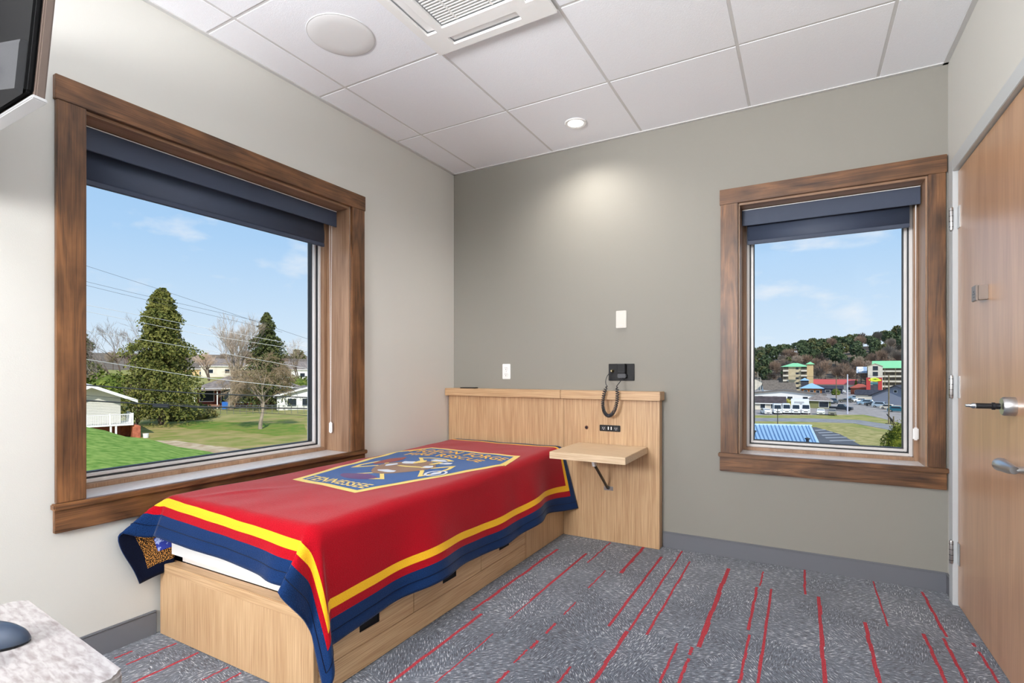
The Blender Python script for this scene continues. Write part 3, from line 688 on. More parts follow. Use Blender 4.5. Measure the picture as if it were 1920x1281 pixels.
def lettering(text, x0, x1, y, h, bend=0.0, name='lettering', m_=None, slant=0.0):
    cu = bpy.data.curves.new('t', 'FONT'); cu.body = text; cu.size = 1; cu.offset = .018; cu.resolution_u = 3; cu.space_character = 1.08
    o = bpy.data.objects.new('t', cu); C.objects.link(o); bpy.context.view_layer.update()
    dg = bpy.context.evaluated_depsgraph_get(); me = bpy.data.meshes.new_from_object(o.evaluated_get(dg))
    bpy.data.objects.remove(o); t_ = bmesh.new(); t_.from_mesh(me); bpy.data.meshes.remove(me)
    mnx = min(v.co.x for v in t_.verts); mxx = max(v.co.x for v in t_.verts); mxy = max(v.co.y for v in t_.verts)
    for v in t_.verts:
        u = (v.co.x-mnx)/(mxx-mnx); vv = v.co.y/mxy*h
        v.co = Vector((x0+(x1-x0)*u+slant*vv, y+vv-bend*(2*u-1)**2, 0))
    for _ in range(2):
        es = [e for e in t_.edges if e.calc_length() > .03]
        if es: bmesh.ops.subdivide_edges(t_, edges=es, cuts=1); bmesh.ops.triangulate(t_, faces=t_.faces[:])
    lay(name, [t_], m_ or M['k_yellow'], emb, .0036)
lettering('PIGEON FORGE', .17, .90, -.715, .095, .045)
lettering('FIRE RESCUE', .22, .80, -.825, .08, .04)
lettering('TENNESSEE', .29, .71, -1.695, .075, .0, m_=M['k_cream'])
# woven tag on the underside of the hanging corner
m = MB()
t0, t1, s0, s1 = tF+.10, tF+.15, sL+.10, sL+.16
q = [[bl(s0+(s1-s0)*i/3, t0+(t1-t0)*j/3)+Vector((.0105, .002, 0)) for j in range(4)] for i in range(4)]
for i in range(3):
    for j in range(3): m.poly([q[i][j], q[i+1][j], q[i+1][j+1], q[i][j+1]])
tg = obj('care_tag', m, M['k_tag'], blanket); tg['label'] = 'blue and white woven tag'

# ------------------------------------------------------------------ shelf and wall devices
sh = thing('folding_wall_shelf', 'light wood fold-down shelf on a bracket at the headboard', 'shelf', (1.355, -.33, .61))
obj('board', MB().box(1.118, 1.592, -.565, -.0825, .613, .655, .002), mat('pale_maple_laminate', col(220, 196, 164), .4, c2=col(196, 168, 134), vscale=3, vs3=(2, 60, 60)), sh)
obj('bracket_plate', MB().box(1.315, 1.345, -.50, -.20, .6095, .6125, .0005), M['steel'], sh); obj('wall_plate', MB().box(1.298, 1.362, -.0835, -.0805, .345, .373, .001), M['steel'], sh)
m = MB(); m.prism([(1.322, -.40, .609), (1.322, -.34, .609), (1.322, -.34, .55), (1.322, -.365, .55)], (.016, 0, 0)); obj('bracket_stub', m, M['white'], sh)
m = MB(); m.tube([(1.33, -.352, .56), (1.33, -.095, .362)], .009, 4); m.tube([(1.33, -.10, .362), (1.33, -.084, .358)], .007, 6); obj('bracket_arm', m, M['darkmetal'], sh)
for i, x in enumerate((1.308, 1.352)): pass

def plate(name, label, cat, x0, x1, z0, z1, duplex):
    o = thing(name, label, cat, ((x0+x1)/2, 0, z0))
    obj('cover_plate', MB().box(x0, x1, -.008, -.001, z0, z1, .003), M['white'] if duplex else M['steel_plate'], o, smooth=False)
    xc, zc = (x0+x1)/2, (z0+z1)/2
    if duplex:
        for dz in (-.024, .024):
            m = MB(); m.lathe([(0, 0), (.0165, 0), (.0165, -.004), (.015, -.005), (0, -.005)], (xc, -.008, zc+dz), 'y', 20)
            rc = obj('socket', m, M['white'], o)
            m = MB(); m.box(xc-.0075, xc-.0055, -.0137, -.013, zc+dz-.001, zc+dz+.008).box(xc+.0055, xc+.0075, -.0137, -.013, zc+dz-.001, zc+dz+.007)
            m.lathe([(0, 0), (.003, 0), (.003, -.0007), (0, -.0007)], (xc, -.013, zc+dz-.008), 'y', 10); obj('slots', m, M['black2'], rc)
        obj('screw', MB().lathe([(0, 0), (.003, 0), (.002, -.0015), (0, -.0015)], (xc, -.008, zc), 'y', 10), M['steel'], o)
    else:
        for dz in (-.042, .042):
            for dx in (-.005, .006): obj('screw', MB().lathe([(0, 0), (.0028, 0), (.002, -.0015), (0, -.0015)], (xc+dx, -.008, zc+dz), 'y', 10), M['white'], o)
M['steel_plate'] = mat('pale_cover_plate', col(206, 202, 194), .35)
plate('blank_wall_plate', 'blank white wall plate high above the black charger', 'wall plate', 1.357, 1.43, 1.44, 1.558, False)
plate('duplex_outlet', 'white duplex power outlet above the headboard cap', 'outlet', .460, .530, 1.087, 1.203, True)
ph = thing('black_wall_charger', 'black wall plate with plugged-in charger and coiled cord over the headboard', 'charger', (1.395, 0, 1.08))
obj('back_plate', MB().box(1.306, 1.484, -.010, -.001, 1.082, 1.197, .002), M['black'], ph)
m = MB(); m.box(1.375, 1.432, -.045, -.0105, 1.13, 1.196, .004); dv = obj('device_body', m, M['black'], ph)
m = MB(); m.tube([(1.378, -.0455, 1.14), (1.429, -.0455, 1.14), (1.429, -.0455, 1.193), (1.378, -.0455, 1.193)], .0018, 6, closed=True); obj('bezel', m, M['black2'], dv)
obj('cradle', MB().box(1.380, 1.438, -.05, -.0105, 1.10, 1.129, .004), M['black2'], ph)
m = MB(); m.lathe([(0, 0), (.012, 0), (.010, -.02), (.005, -.03), (0, -.03)], (1.335, -.010, 1.148), 'y', 16); obj('plug', m, mat('brass_jack', col(150, 140, 110), .3, .9), ph, smooth=True)
def bez(P, n):
    out = []
    for i in range(n+1):
        t = i/n; Q = [Vector(p) for p in P]
        while len(Q) > 1: Q = [Q[k].lerp(Q[k+1], t) for k in range(len(Q)-1)]
        out.append(Q[0])
    return out
m = MB()
path = bez([(1.334, -.04, 1.14), (1.31, -.09, 1.12), (1.315, -.12, 1.06), (1.345, -.155, 1.05)], 10)
m.tube(path, .0028, 6)
endp = bez([(1.415, -.045, 1.10), (1.415, -.10, 1.075), (1.41, -.155, 1.05)], 8); m.tube(endp, .0028, 6)
core = bez([path[-1], (1.27, -.165, .90), (1.35, -.165, .74), (1.44, -.165, .88), endp[-1]], 420)
coil = []
for i, p in enumerate(core):
    d = (core[min(i+1, len(core)-1)]-core[max(i-1, 0)]).normalized(); u = Vector((0, 1, 0)); w_ = d.cross(u).normalized(); a = i*.62
    env = min(1, i/14, (len(core)-1-i)/14)
    coil.append(p+(u*math.cos(a)+w_*math.sin(a))*.0098*env)
m.tube(coil, .0034, 5)
obj('coiled_cord', m, M['black2'], ph, smooth=True)
m = MB(); m.box(.135, .27, -.11, -.05, 1.0145, 1.022, .003); obj('remote_control', m, M['black'], label='slim black remote lying on the left end of the headboard cap', cat='remote')

# ------------------------------------------------------------------ television, desk, mouse, wire loop
tv = thing('television', 'dark television seen from behind at the upper left edge of the photo', 'television', (.5, -2.95, 1.74)); tv.rotation_euler = (R(-4.5), 0, 0)
ty = -2.945
obj('screen_frame', MB().box(.02, 1.0, ty-.018, ty, 1.742, 2.31, .003), M['tvedge'], tv)
obj('bottom_edge', MB().box(.02, 1.004, ty-.024, ty+.003, 1.737, 1.746, .002), M['silver'], tv)
obj('screen', MB().box(.03, .99, ty, ty+.0015, 1.752, 2.3), M['black'], tv)
obj('back_panel', MB().box(.03, .992, ty-.034, ty-.0185, 1.752, 2.3, .005), M['tvdark'], tv)
m = MB(); n = 10
pr = [(ty-.036, 1.757), (ty-.050, 1.759)]
sec = []
for i in range(n+1):
    u = i/n; x = .984-.5*u; bulge = .012+.045*math.sin(min(1, u*2.2)*math.pi/2)
    sec.append([(x, ty-.034, 1.746), (x, ty-.036-bulge, 1.750), (x, ty-.036-bulge*1.02, 1.852), (x, ty-.036-bulge*.9, 1.862), (x, ty-.034, 1.865)])
vr_ = [[m.bm.verts.new(p) for p in s_] for s_ in sec]
for a, b_ in zip(vr_, vr_[1:]):
    for j in range(4): m.bm.faces.new((a[j], a[j+1], b_[j+1], b_[j]))
m.bm.faces.new(vr_[0]); m.bm.faces.new(vr_[-1][::-1])
hs_ = obj('rear_housing', m, M['tvback'], tv, smooth=True)
m = MB(); m.lathe([(0, 0), (.010, 0), (.010, .003), (0, .003)], (.93, ty-.0745, 1.80), 'y', 20); m.lathe([(0, 0), (.004, 0), (.004, .003), (0, .003)], (.906, ty-.081, 1.802), 'y', 12); obj('screw_hole', m, M['black'], hs_)
m = MB(); m.box(.30, .66, ty-.16, ty-.09, 1.93, 2.1, .004); m.tube([(.48, ty-.15, 2.0), (.25, ty-.22, 2.0), (.015, ty-.10, 2.0)], .018, 10); m.box(.003, .018, ty-.16, ty-.04, 1.9, 2.1, .003); obj('wall_arm', m, M['darkmetal'], tv)

dk = thing('desk', 'stone-look desk corner in the lower left of the photo', 'desk', (1.30, -3.074, 0)); dk.rotation_euler = (0, 0, R(-4))
m = MB(); t_ = bmesh.new()
rc_ = .016; X0, X1, Y0, Y1 = 1.298, 1.703, -3.75, -3.074
pl = []
for cx, cy_, a0 in ((X1-rc_, Y1-rc_, 0), (X0+rc_, Y1-rc_, 90), (X0+rc_, Y0+rc_, 180), (X1-rc_, Y0+rc_, 270)):
    for k_ in range(6): a = R(a0+k_*18); pl.append((cx+rc_*math.cos(a), cy_+rc_*math.sin(a), .722))
m.prism(pl, (0, 0, .028)); bmesh.ops.bevel(m.bm, geom=[e for e in m.bm.edges if abs(e.verts[0].co.z-.75) < 1e-4 and abs(e.verts[1].co.z-.75) < 1e-4], offset=.004, segments=3, affect='EDGES')
obj('desktop', m, M['stone'], dk, smooth=True)
obj('edge_band', MB().box(X0+.004, X1-.002, Y0+.004, Y1-.004, .700, .7215, .003), M['chrome'], dk)
for x in (X0+.03, X1-.03):
    for y in (Y0+.03, Y1-.04): obj('leg', MB().box(x-.015, x+.015, y-.015, y+.015, .001, .7, .003), M['steel'], dk)
obj('apron', MB().box(X0+.05, X1-.05, Y0+.05, Y1-.05, .64, .6995, .002), M['white'], dk)
# mouse
mo = thing('computer_mouse', 'dark blue-grey computer mouse on the stone-look desk', 'mouse', (1.425, -3.19, .7505))
mo.location.x += .028; mo.location.y += .02
m = MB(); n, k = 20, 10; L, Wd, Hh = .055, .030, .027; ang = R(35)
top = []
for i in range(k+1):
    ph_ = (math.pi/2)*i/k; ring = []
    for j in range(n):
        a = 2*math.pi*j/n; x = L*math.cos(a)*math.cos(ph_)**.7; y = Wd*math.sin(a)*math.cos(ph_)**.7*(1-.12*math.cos(a)); z = Hh*math.sin(ph_)*(1-.25*math.cos(a)*math.cos(ph_))
        ring.append(m.bm.verts.new((1.425+x*math.cos(ang)-y*math.sin(ang), -3.185+x*math.sin(ang)+y*math.cos(ang), .7535+z)))
    top.append(ring)
for a, b_ in zip(top, top[1:]):
    for j in range(n): m.bm.faces.new((a[j], a[(j+1) % n], b_[(j+1) % n], b_[j]))
m.bm.faces.new(top[0][::-1])
bmesh.ops.remove_doubles(m.bm, verts=m.bm.verts[:], dist=1e-5)
obj('shell', m, mat('blue_grey_plastic', col(48, 60, 78), .35), mo, smooth=True)
m = MB(); m.lathe([(0, 0), (.5, 0), (.5, .0025), (0, .0025)], (0, 0, 0), n=24)
for v in m.bm.verts: x, y = v.co.x*2*L*.98, v.co.y*2*Wd*.98; v.co = Vector((1.425+x*math.cos(ang)-y*math.sin(ang), -3.185+x*math.sin(ang)+y*math.cos(ang), .751+v.co.z))
obj('base', m, M['black'], mo)
m = MB()
m.tube([(1.545+.036*math.cos(a)*(1+.25*math.sin(a)), -3.155+.030*math.sin(a), .7545+.002*math.sin(a)) for a in [2*math.pi*i/40 for i in range(40)]], .0022, 8, closed=True)
gl = thing('eyeglasses', 'thin wire-rimmed glasses lying on the desk in the bottom left corner', 'glasses', (1.55, -3.17, .7505)); gl.location += Vector((-.03, -.045, 0)); gl.scale = (.8, .8, 1)
obj('rim', m, M['chrome'], gl, smooth=True)
m = MB(); m.tube([(1.585+.030*math.cos(a), -3.205+.026*math.sin(a), .7550) for a in [2*math.pi*i/40 for i in range(40)]], .0022, 8, closed=True); obj('rim', m, M['darkmetal'], gl, smooth=True)
m = MB(); m.tube([(1.560, -3.182, .756), (1.568, -3.18, .762), (1.573, -3.183, .756)], .002, 8); m.box(1.556, 1.562, -3.188, -3.180, .7515, .760, .001); obj('bridge', m, M['chrome'], gl, smooth=True)
# ================================================================== OUTDOORS
GL, GR = -4.9, -9.9                 # ground level in the yard to the left, and in the lot to the right
def prof(r, P):
    for (a, za), (b_, zb) in zip(P, P[1:]):
        if r <= b_:
            u = max(0, (r-a)/(b_-a)); return za+(zb-za)*u
    return P[-1][1]
PL = [(0, GL), (105, GL), (200, -2.2), (300, 1.5), (600, 9), (1000, 22), (1600, 48)]
SKY = [(-20, 6), (-6.4, 22), (-5.2, 16), (-3.6, 15), (-1.5, 20), (0.5, 23), (2.8, 24), (4.4, 28), (5.5, 27), (7.2, 31), (9.5, 38), (20, 45)]   # crest height by bearing
def hgt(x, y):
    dx, dy = x-CAM.x, y-CAM.y; r = math.hypot(dx, dy); az = math.degrees(math.atan2(dx, dy))      # 0 = +y, negative to the left
    k = sst(14, 46, -az)
    crest = prof(az+20, [(a+20, z) for a, z in SKY])
    u = sst(385, 625, r)
    zr = GR+(crest-GR)*u
    return zr*(1-k)+prof(r, PL)*k
def gm_mat(name, a, b_, sc_, c3=None):
    return mat(name, a, .95, c2=b_, vscale=sc_, detail=8, bump=.4, spec=.1)
GRASS = gm_mat('mown_olive_grass', col(134, 142, 72), col(178, 162, 106), .35)
bm = bmesh.new(); rs = []; r_ = 9.0
while r_ < 1700: rs.append(r_); r_ *= 1.06
azs = [-110+1.5*i for i in range(95)]
V = [[bm.verts.new((CAM.x+r_*math.sin(R(a)), CAM.y+r_*math.cos(R(a)), hgt(CAM.x+r_*math.sin(R(a)), CAM.y+r_*math.cos(R(a))))) for a in azs] for r_ in rs]
for i in range(len(rs)-1):
    for j in range(len(azs)-1):
        f = bm.faces.new((V[i][j], V[i][j+1], V[i+1][j+1], V[i+1][j])); f.smooth = True; f.material_index = 1 if rs[i] > 330 else 0
obj('ground', bm, [GRASS, gm_mat('leaf_litter_hill', col(112, 98, 84), col(136, 122, 104), .05)], kind='structure')

def gp(px, py, z):
    """where the sight line through a pixel meets a level z"""
    r = FW+RT*((px-960)/F_PX)+UP*((HOR-py)/F_PX); return CAM+r*((z-CAM.z)/r.z)
def flat(name, pts, m_, z, lift):
    m = MB(); P = [gp(a, b_, z) for a, b_ in pts]
    for p in P: p.z = z+lift-.25
    m.prism(P, (0, 0, .25)); obj(name, m, m_, kind='structure')
ASPH = gm_mat('pale_worn_asphalt', col(176, 166, 158), col(150, 142, 136), .6)
flat('parking_lot', [(1380, 779), (1440, 779), (1620, 778), (1650, 784), (1720, 802), (1760, 790), (1760, 737), (1600, 731), (1380, 731)], ASPH, GR, .03)
flat('driveway', [(1380, 797), (1400, 790), (1500, 791), (1600, 794), (1665, 806), (1720, 826), (1720, 812), (1690, 804), (1670, 797), (1610, 788), (1520, 785), (1380, 784)], gm_mat('grey_drive_asphalt', col(160, 158, 156), col(136, 134, 134), .5), GR, .05)
flat('dry_grass_patch', [(1535, 806), (1560, 797), (1620, 803), (1680, 818), (1700, 850), (1620, 850)], gm_mat('dry_tan_grass', col(190, 172, 118), col(134, 134, 72), .8), GR, .04)
flat('street', [(1380, 729.5), (1760, 729.5), (1760, 725), (1380, 725)], gm_mat('street_asphalt', col(120, 118, 118), col(96, 95, 96), .6), GR, .06)
flat('service_lane', [(1500, 802), (1530, 802), (1575, 815), (1640, 850), (1480, 850)], mat('dark_striped_lane', col(72, 74, 80), .9, c2=col(104, 104, 108), vscale=.8, vs3=(.2, 3, 1)), GR, .09)
for px in (1545, 1558, 1571, 1584, 1600):
    y = 806+(px-1545)*.36; flat('lane_stripe', [(px-18-(px-1545)*.5, y+1.5), (px+2, y+.4), (px+4, y+1.6), (px-16-(px-1545)*.5, y+3)], mat('pale_lane_stripe', col(150, 152, 156), .9), GR, .12)
# left yard
flat('yard_grass', [(150, 800), (250, 800), (560, 782), (640, 784), (640, 850), (400, 900), (100, 900)], gm_mat('patchy_olive_lawn', col(134, 142, 66), col(180, 158, 104), .55), GL, .04)
flat('shaded_grass', [(330, 800), (360, 790), (420, 792), (570, 796), (575, 812), (520, 818), (470, 812), (420, 806), (360, 806)], gm_mat('tree_shade_grass', col(104, 136, 50), col(146, 144, 72), .9), GL, .06)  # shade around the bare tree, put into the grass colour
flat('dirt_path', [(290, 828), (330, 828), (400, 838), (440, 842), (470, 848), (400, 860), (330, 845)], gm_mat('sandy_dirt', col(212, 190, 158), col(180, 152, 116), 1.2), GL, .08)
# near green bank
m = MB(); rows = []
for u in [i/24 for i in range(25)]:
    px = 60+470*u; py = 800+ (max(0, px-155)/245)*50+.02*max(0, px-155)*0
    far = at(px, py+1.2*math.sin(px*.06), 34-3*u)
    near = at(px-40, 905+30*u, 15); lowf = far+Vector((0, 0, -3.0))+FW*1.2
    row = [m.bm.verts.new(lowf)]
    for k_ in range(13):
        p = far.lerp(near, k_/12); p.z += .07*mnoise.noise(p*.8); row.append(m.bm.verts.new(p))
    rows.append(row)
for a, b_ in zip(rows, rows[1:]):
    for j in range(13): m.bm.faces.new((a[j], a[j+1], b_[j+1], b_[j]))
obj('grass_bank', m, mat('lush_green_grass', col(98, 138, 50), .95, c2=col(156, 178, 88), vscale=2.2, detail=10, bump=.8, spec=.1), kind='structure', smooth=True)

# ---------------------------------------------------------------- vegetation
def leafmat(name, a, b_, sc_=1.2): return mat(name, a, .85, c2=b_, vscale=sc_, detail=6, spec=.15)
def spruce_meshes(h, rad, seed, nclump, size, droop=.25, irr=.25, bare=.08):
    rnd = random.Random(seed); fo = bmesh.new()
    prof_n = [1+irr*rnd.uniform(-1, 1) for _ in range(14)]; dirs = [rnd.uniform(-1, 1) for _ in range(9)]
    nb = int(nclump/11)
    for b_ in range(nb):
        u = rnd.random()**.8; z = h*(bare+(1-bare)*u); a = rnd.random()*2*math.pi
        k_ = prof_n[int(u*13)]*(1+.22*math.sin(a*2+dirs[int(u*8)]*6))
        Rb = rad*k_*(1-u)**.64*(.75+.25*min(1, (u+.02)/.12))+.15
        L = Rb*rnd.uniform(.75, 1.06)
        for c in range(11):
            q = (c+rnd.random())/11; q = q**.7; d = L*q
            cz = z-droop*d*q+rnd.uniform(-.3, .3)*size
            p = Vector((d*math.cos(a)+rnd.uniform(-1, 1)*size*.9, d*math.sin(a)+rnd.uniform(-1, 1)*size*.9, cz))
            n_ = Vector((rnd.uniform(-1, 1), rnd.uniform(-1, 1), rnd.uniform(-.3, 1))).normalized(); t_ = n_.orthogonal().normalized()
            t_.rotate(Matrix.Rotation(rnd.random()*6.28, 3, n_)); w_ = n_.cross(t_); s_ = size*rnd.uniform(.55, 1.25)
            fo.faces.new([fo.verts.new(p+t_*s_), fo.verts.new(p+w_*s_*.5), fo.verts.new(p-t_*s_*.8), fo.verts.new(p-w_*s_*.6)])
    tr = MB(); tr.tube([(0, 0, -.4), (0, 0, h*.3), (0, 0, h*.95)], [h*.022, h*.017, .02], 9)
    for i in range(26):
        z = h*(.08+.85*i/26); a = rnd.random()*6.28; L = rad*(1-z/h)*.85; tr.tube([(0, 0, z), (L*math.cos(a), L*math.sin(a), z-droop*L*.6)], [.05, .015], 4)
    return fo, tr
BARK = mat('grey_brown_bark', col(112, 98, 86), .95, c2=col(78, 66, 58), vscale=6, spec=.1)
BARKP = mat('pale_bark', col(176, 162, 146), .95, c2=col(130, 116, 102), vscale=1.2, spec=.1)
TWIG = mat('pale_twigs', col(168, 150, 136), .95, spec=.1)
def plant(name, label, pos, h, rad, seed, n, size, m_, group=None, **k):
    fo, tr = spruce_meshes(h, rad, seed, n, size, **k)
    r = thing(name, label, 'tree', pos, group)
    for v in fo.verts: v.co += Vector(pos)
    for v in tr.bm.verts: v.co += Vector(pos)
    obj('foliage', fo, m_, r, recalc=False); obj('trunk', tr, BARK, r, smooth=True); return r
E1 = leafmat('dark_olive_needles', col(66, 78, 36), col(134, 132, 70), 1.4)
E2 = leafmat('deep_green_needles', col(52, 66, 40), col(104, 108, 64), 1.4)
plant('spruce_tree', 'tall dark evergreen tree standing in the yard by the white house', gp(303, 797, GL), 15.6, 5.4, 3, 26000, .19, E1, irr=.26, bare=.1, droop=.38)
plant('spruce_tree', 'narrower evergreen behind the drooping bare tree at the window edge', gp(500, 768, GL), 15.6, 4.9, 11, 15000, .22, E2, irr=.36, droop=.38)
plant('spruce_tree', 'evergreen cut off by the left side of the large window', at(150, 760, 92), 13.5, 4.6, 17, 8000, .28, E2, irr=.35)

def bare_tree(name, label, pos, h, seed, spread=.55, depth=6, r0=.2, up=.35, m_=None, m2=None, lean=(0, 0), droop=0.0, first=.28, kids=3, mult=1, group=None):
    rnd = random.Random(seed); br = MB(); tw = MB(); cnt = [0]
    def grow(p, d, L, r_, lv):
        segs = 3 if lv < 3 else 2; pts = [p.copy()]; q = p.copy(); dd = d.copy()
        for _ in range(segs):
            dd = (dd+Vector((rnd.uniform(-1, 1), rnd.uniform(-1, 1), rnd.uniform(-1, 1)))*.16+Vector((0, 0, up*.12-droop*.10*lv))).normalized()
            q = q+dd*L/segs; pts.append(q.copy())
        rr = [r_*(1-.45*i/segs) for i in range(segs+1)]
        (br if lv <= 2 else tw).tube(pts, rr, 6 if lv < 2 else 3, cap=False); cnt[0] += 1
        if lv >= depth: return
        for k_ in range(kids if lv < depth-1 else kids+1):
            f = rnd.uniform(.45, 1); i = min(segs-1, int(f*segs)); s = pts[i].lerp(pts[i+1], f*segs-i)
            if k_ == 0: s = pts[-1]
            ax = Vector((rnd.uniform(-1, 1), rnd.uniform(-1, 1), rnd.uniform(-.4, .4))).normalized()
            nd = (dd+ax*spread*rnd.uniform(.6, 1.25)).normalized()
            grow(s, nd, L*rnd.uniform(.62, .8), max(.012, rr[i]*.62), lv+1)
    for k_ in range(mult):
        d = Vector((lean[0]+(rnd.uniform(-.35, .35) if mult > 1 else 0), lean[1]+(rnd.uniform(-.35, .35) if mult > 1 else 0), 1)).normalized()
        grow(Vector(pos)+Vector((0, 0, -.3)), d, h*first, r0, 0)
    r = thing(name, label, 'tree', pos, group)
    obj('trunk', br, m_ or BARK, r, smooth=True); obj('twigs', tw, m2 or TWIG, r, recalc=False)
    return r
bare_tree('bare_tree', 'small drooping bare tree alone in the lawn with a short trunk', gp(487, 806, GL), 10.5, 5, .75, 6, .22, .25, m_=BARKP, m2=mat('tan_twigs', col(158, 138, 112), .95, spec=.1), droop=.4, first=.31, kids=4)
bare_tree('bare_tree', 'large pale-barked bare tree in front of the brick house', gp(432, 768, GL), 19.4, 21, .42, 6, .42, .8, m_=BARKP, m2=mat('pinkish_pale_twigs', col(176, 160, 146), .95, spec=.1), first=.27, kids=3, mult=3)
bare_tree('bare_tree', 'bare tree leaning left behind the tall evergreen', gp(262, 768, GL), 20, 9, .5, 6, .3, .45, lean=(-.55*RT.x, -.55*RT.y), first=.3, kids=3, mult=2, m2=mat('grey_twigs', col(140, 128, 120), .95, spec=.1))
bare_tree('bare_shrub', 'leafless multi-stemmed shrub beside the white deck', gp(256, 797, GL), 5.5, 33, .4, 4, .07, .5, first=.4, kids=3, mult=5)
bare_tree('bare_tree', 'thin bare tree on the slope at the right side of the large window', at(560, 716, 140), 15, 44, .55, 5, .2, .4, first=.28, kids=3, mult=2)
bare_tree('bare_tree', 'pale bare tree on the slope between the two evergreens', at(392, 712, 150), 12, 45, .6, 5, .3, .4, m2=mat('blossom_tan_twigs', col(206, 180, 160), .95, spec=.1), first=.28, kids=4, mult=2)

def bush(name, label, pos, rx, rz, seed, n, size, m_, cat='shrub', group=None):
    rnd = random.Random(seed); bm = bmesh.new(); pos = Vector(pos)
    for _ in range(n):
        a = rnd.random()*6.283; c = rnd.uniform(-.3, 1); s_ = math.sqrt(max(0, 1-c*c)); q = rnd.uniform(.82, 1.04)*(1+.1*math.sin(a*3+seed)+.08*math.sin(c*7+a*2))
        p = pos+Vector((rx*q*s_*math.cos(a), rx*q*s_*math.sin(a), rz*.3+rz*.72*q*c))
        n_ = Vector((rnd.uniform(-1, 1)+s_*math.cos(a), rnd.uniform(-1, 1)+s_*math.sin(a), rnd.uniform(-1, 1)+c)).normalized(); t_ = n_.orthogonal().normalized(); t_.rotate(Matrix.Rotation(rnd.random()*6.28, 3, n_)); w_ = n_.cross(t_); z = size*rnd.uniform(.6, 1.2)
        bm.faces.new([bm.verts.new(p+t_*z), bm.verts.new(p+w_*z*.6), bm.verts.new(p-t_*z), bm.verts.new(p-w_*z*.6)])
    t_ = bmesh.new(); bmesh.ops.create_icosphere(t_, subdivisions=3, radius=1)
    for v in t_.verts:
        c = v.co.copy(); v.co = pos+Vector((c.x*rx*.86, c.y*rx*.86, rz*.3+rz*.66*max(-.45, c.z)))
    mb = MB(); mb.bm = bm; mb.merge(t_)
    return obj(name, mb, m_, base=pos, label=label, cat=cat, group=group, recalc=False)
GB = leafmat('bush_green', col(74, 92, 36), col(120, 130, 58), .9)
bush('round_evergreen_shrub', 'clipped rounded evergreen shrub at the lower right of the small window', at(1692, 862, 34), 1.05, 2.3, 4, 3600, .07, leafmat('golden_green_leaves', col(64, 78, 26), col(128, 132, 48), 3))
bush('hedge', 'green hedge above the white garage at the right of the large window', at(558, 741, 120), 4.2, 4.0, 6, 1500, .35, GB)
bush('hedge', 'dark green bush behind the white gabled house', at(210, 752, 70), 3.2, 3.6, 8, 1200, .3, GB)
bush('hedge', 'brownish bush at the far left behind the white gabled house', at(160, 765, 80), 4.6, 5.2, 9, 1400, .3, leafmat('mauve_brush', col(132, 112, 100), col(104, 104, 62), .8))
bush('hedge', 'low undergrowth under the tall evergreen', gp(345, 786, GL), 3.4, 1.9, 10, 1600, .22, leafmat('undergrowth', col(84, 88, 46), col(130, 122, 76), 1.2))

# ---------------------------------------------------------------- buildings
def mats_(n, a, b_=None, sc_=2, **k): return mat(n, a, .85, c2=b_, vscale=sc_, spec=.2, **k)
BRICK = mats_('red_brick', col(126, 74, 62), col(98, 54, 46), 2.5); WSID = mat('white_lap_siding', col(206, 204, 196), .7)
SHG = mats_('grey_shingle', col(150, 138, 130), col(118, 110, 106), 1.5); SHD = mats_('dark_shingle', col(72, 74, 84), col(56, 57, 66), 1.5); SHB = mats_('brown_grey_shingle', col(124, 114, 104), col(100, 92, 84), 1.2)
GREEN = mat('bright_green_metal_roof', col(140, 212, 156), .5); TAN = mats_('tan_stucco', col(206, 192, 160), col(190, 176, 146), .4); TAN2 = mats_('peach_stucco', col(214, 186, 140), col(200, 172, 128), .4)
REDR = mat('red_roof', col(196, 84, 78), .6); BLUER = mat('sky_blue_metal_roof', col(150, 190, 222), .35); WIN = mat('dark_window_glass', col(40, 48, 58), .12); WT_ = mat('white_trim', col(236, 236, 234), .6)
GRB = mat('blue_grey_board', col(136, 142, 158), .8); CREAM = mats_('cream_wall', col(226, 218, 202), col(208, 200, 186), .5)
class Local:
    """frame facing the camera at a spot: u to the right, v away, z up"""
    def __init__(s, pos, turn=0):
        s.p = Vector(pos); a = math.atan2((s.p-CAM).dot(RT), (s.p-CAM).dot(FW))
        ang = YAW - a*1.0 + turn; s.u = Vector((math.cos(ang), math.sin(ang), 0)); s.v = Vector((-math.sin(ang), math.cos(ang), 0))
    def __call__(s, u, v, z): return s.p+s.u*u+s.v*v+UP*z
def lbox(mb, L, u0, u1, v0, v1, z0, z1, mi=0):
    P = [L(u0, v0, z0), L(u1, v0, z0), L(u1, v1, z0), L(u0, v1, z0)]; mb.prism(P, (0, 0, z1-z0), mi); return mb
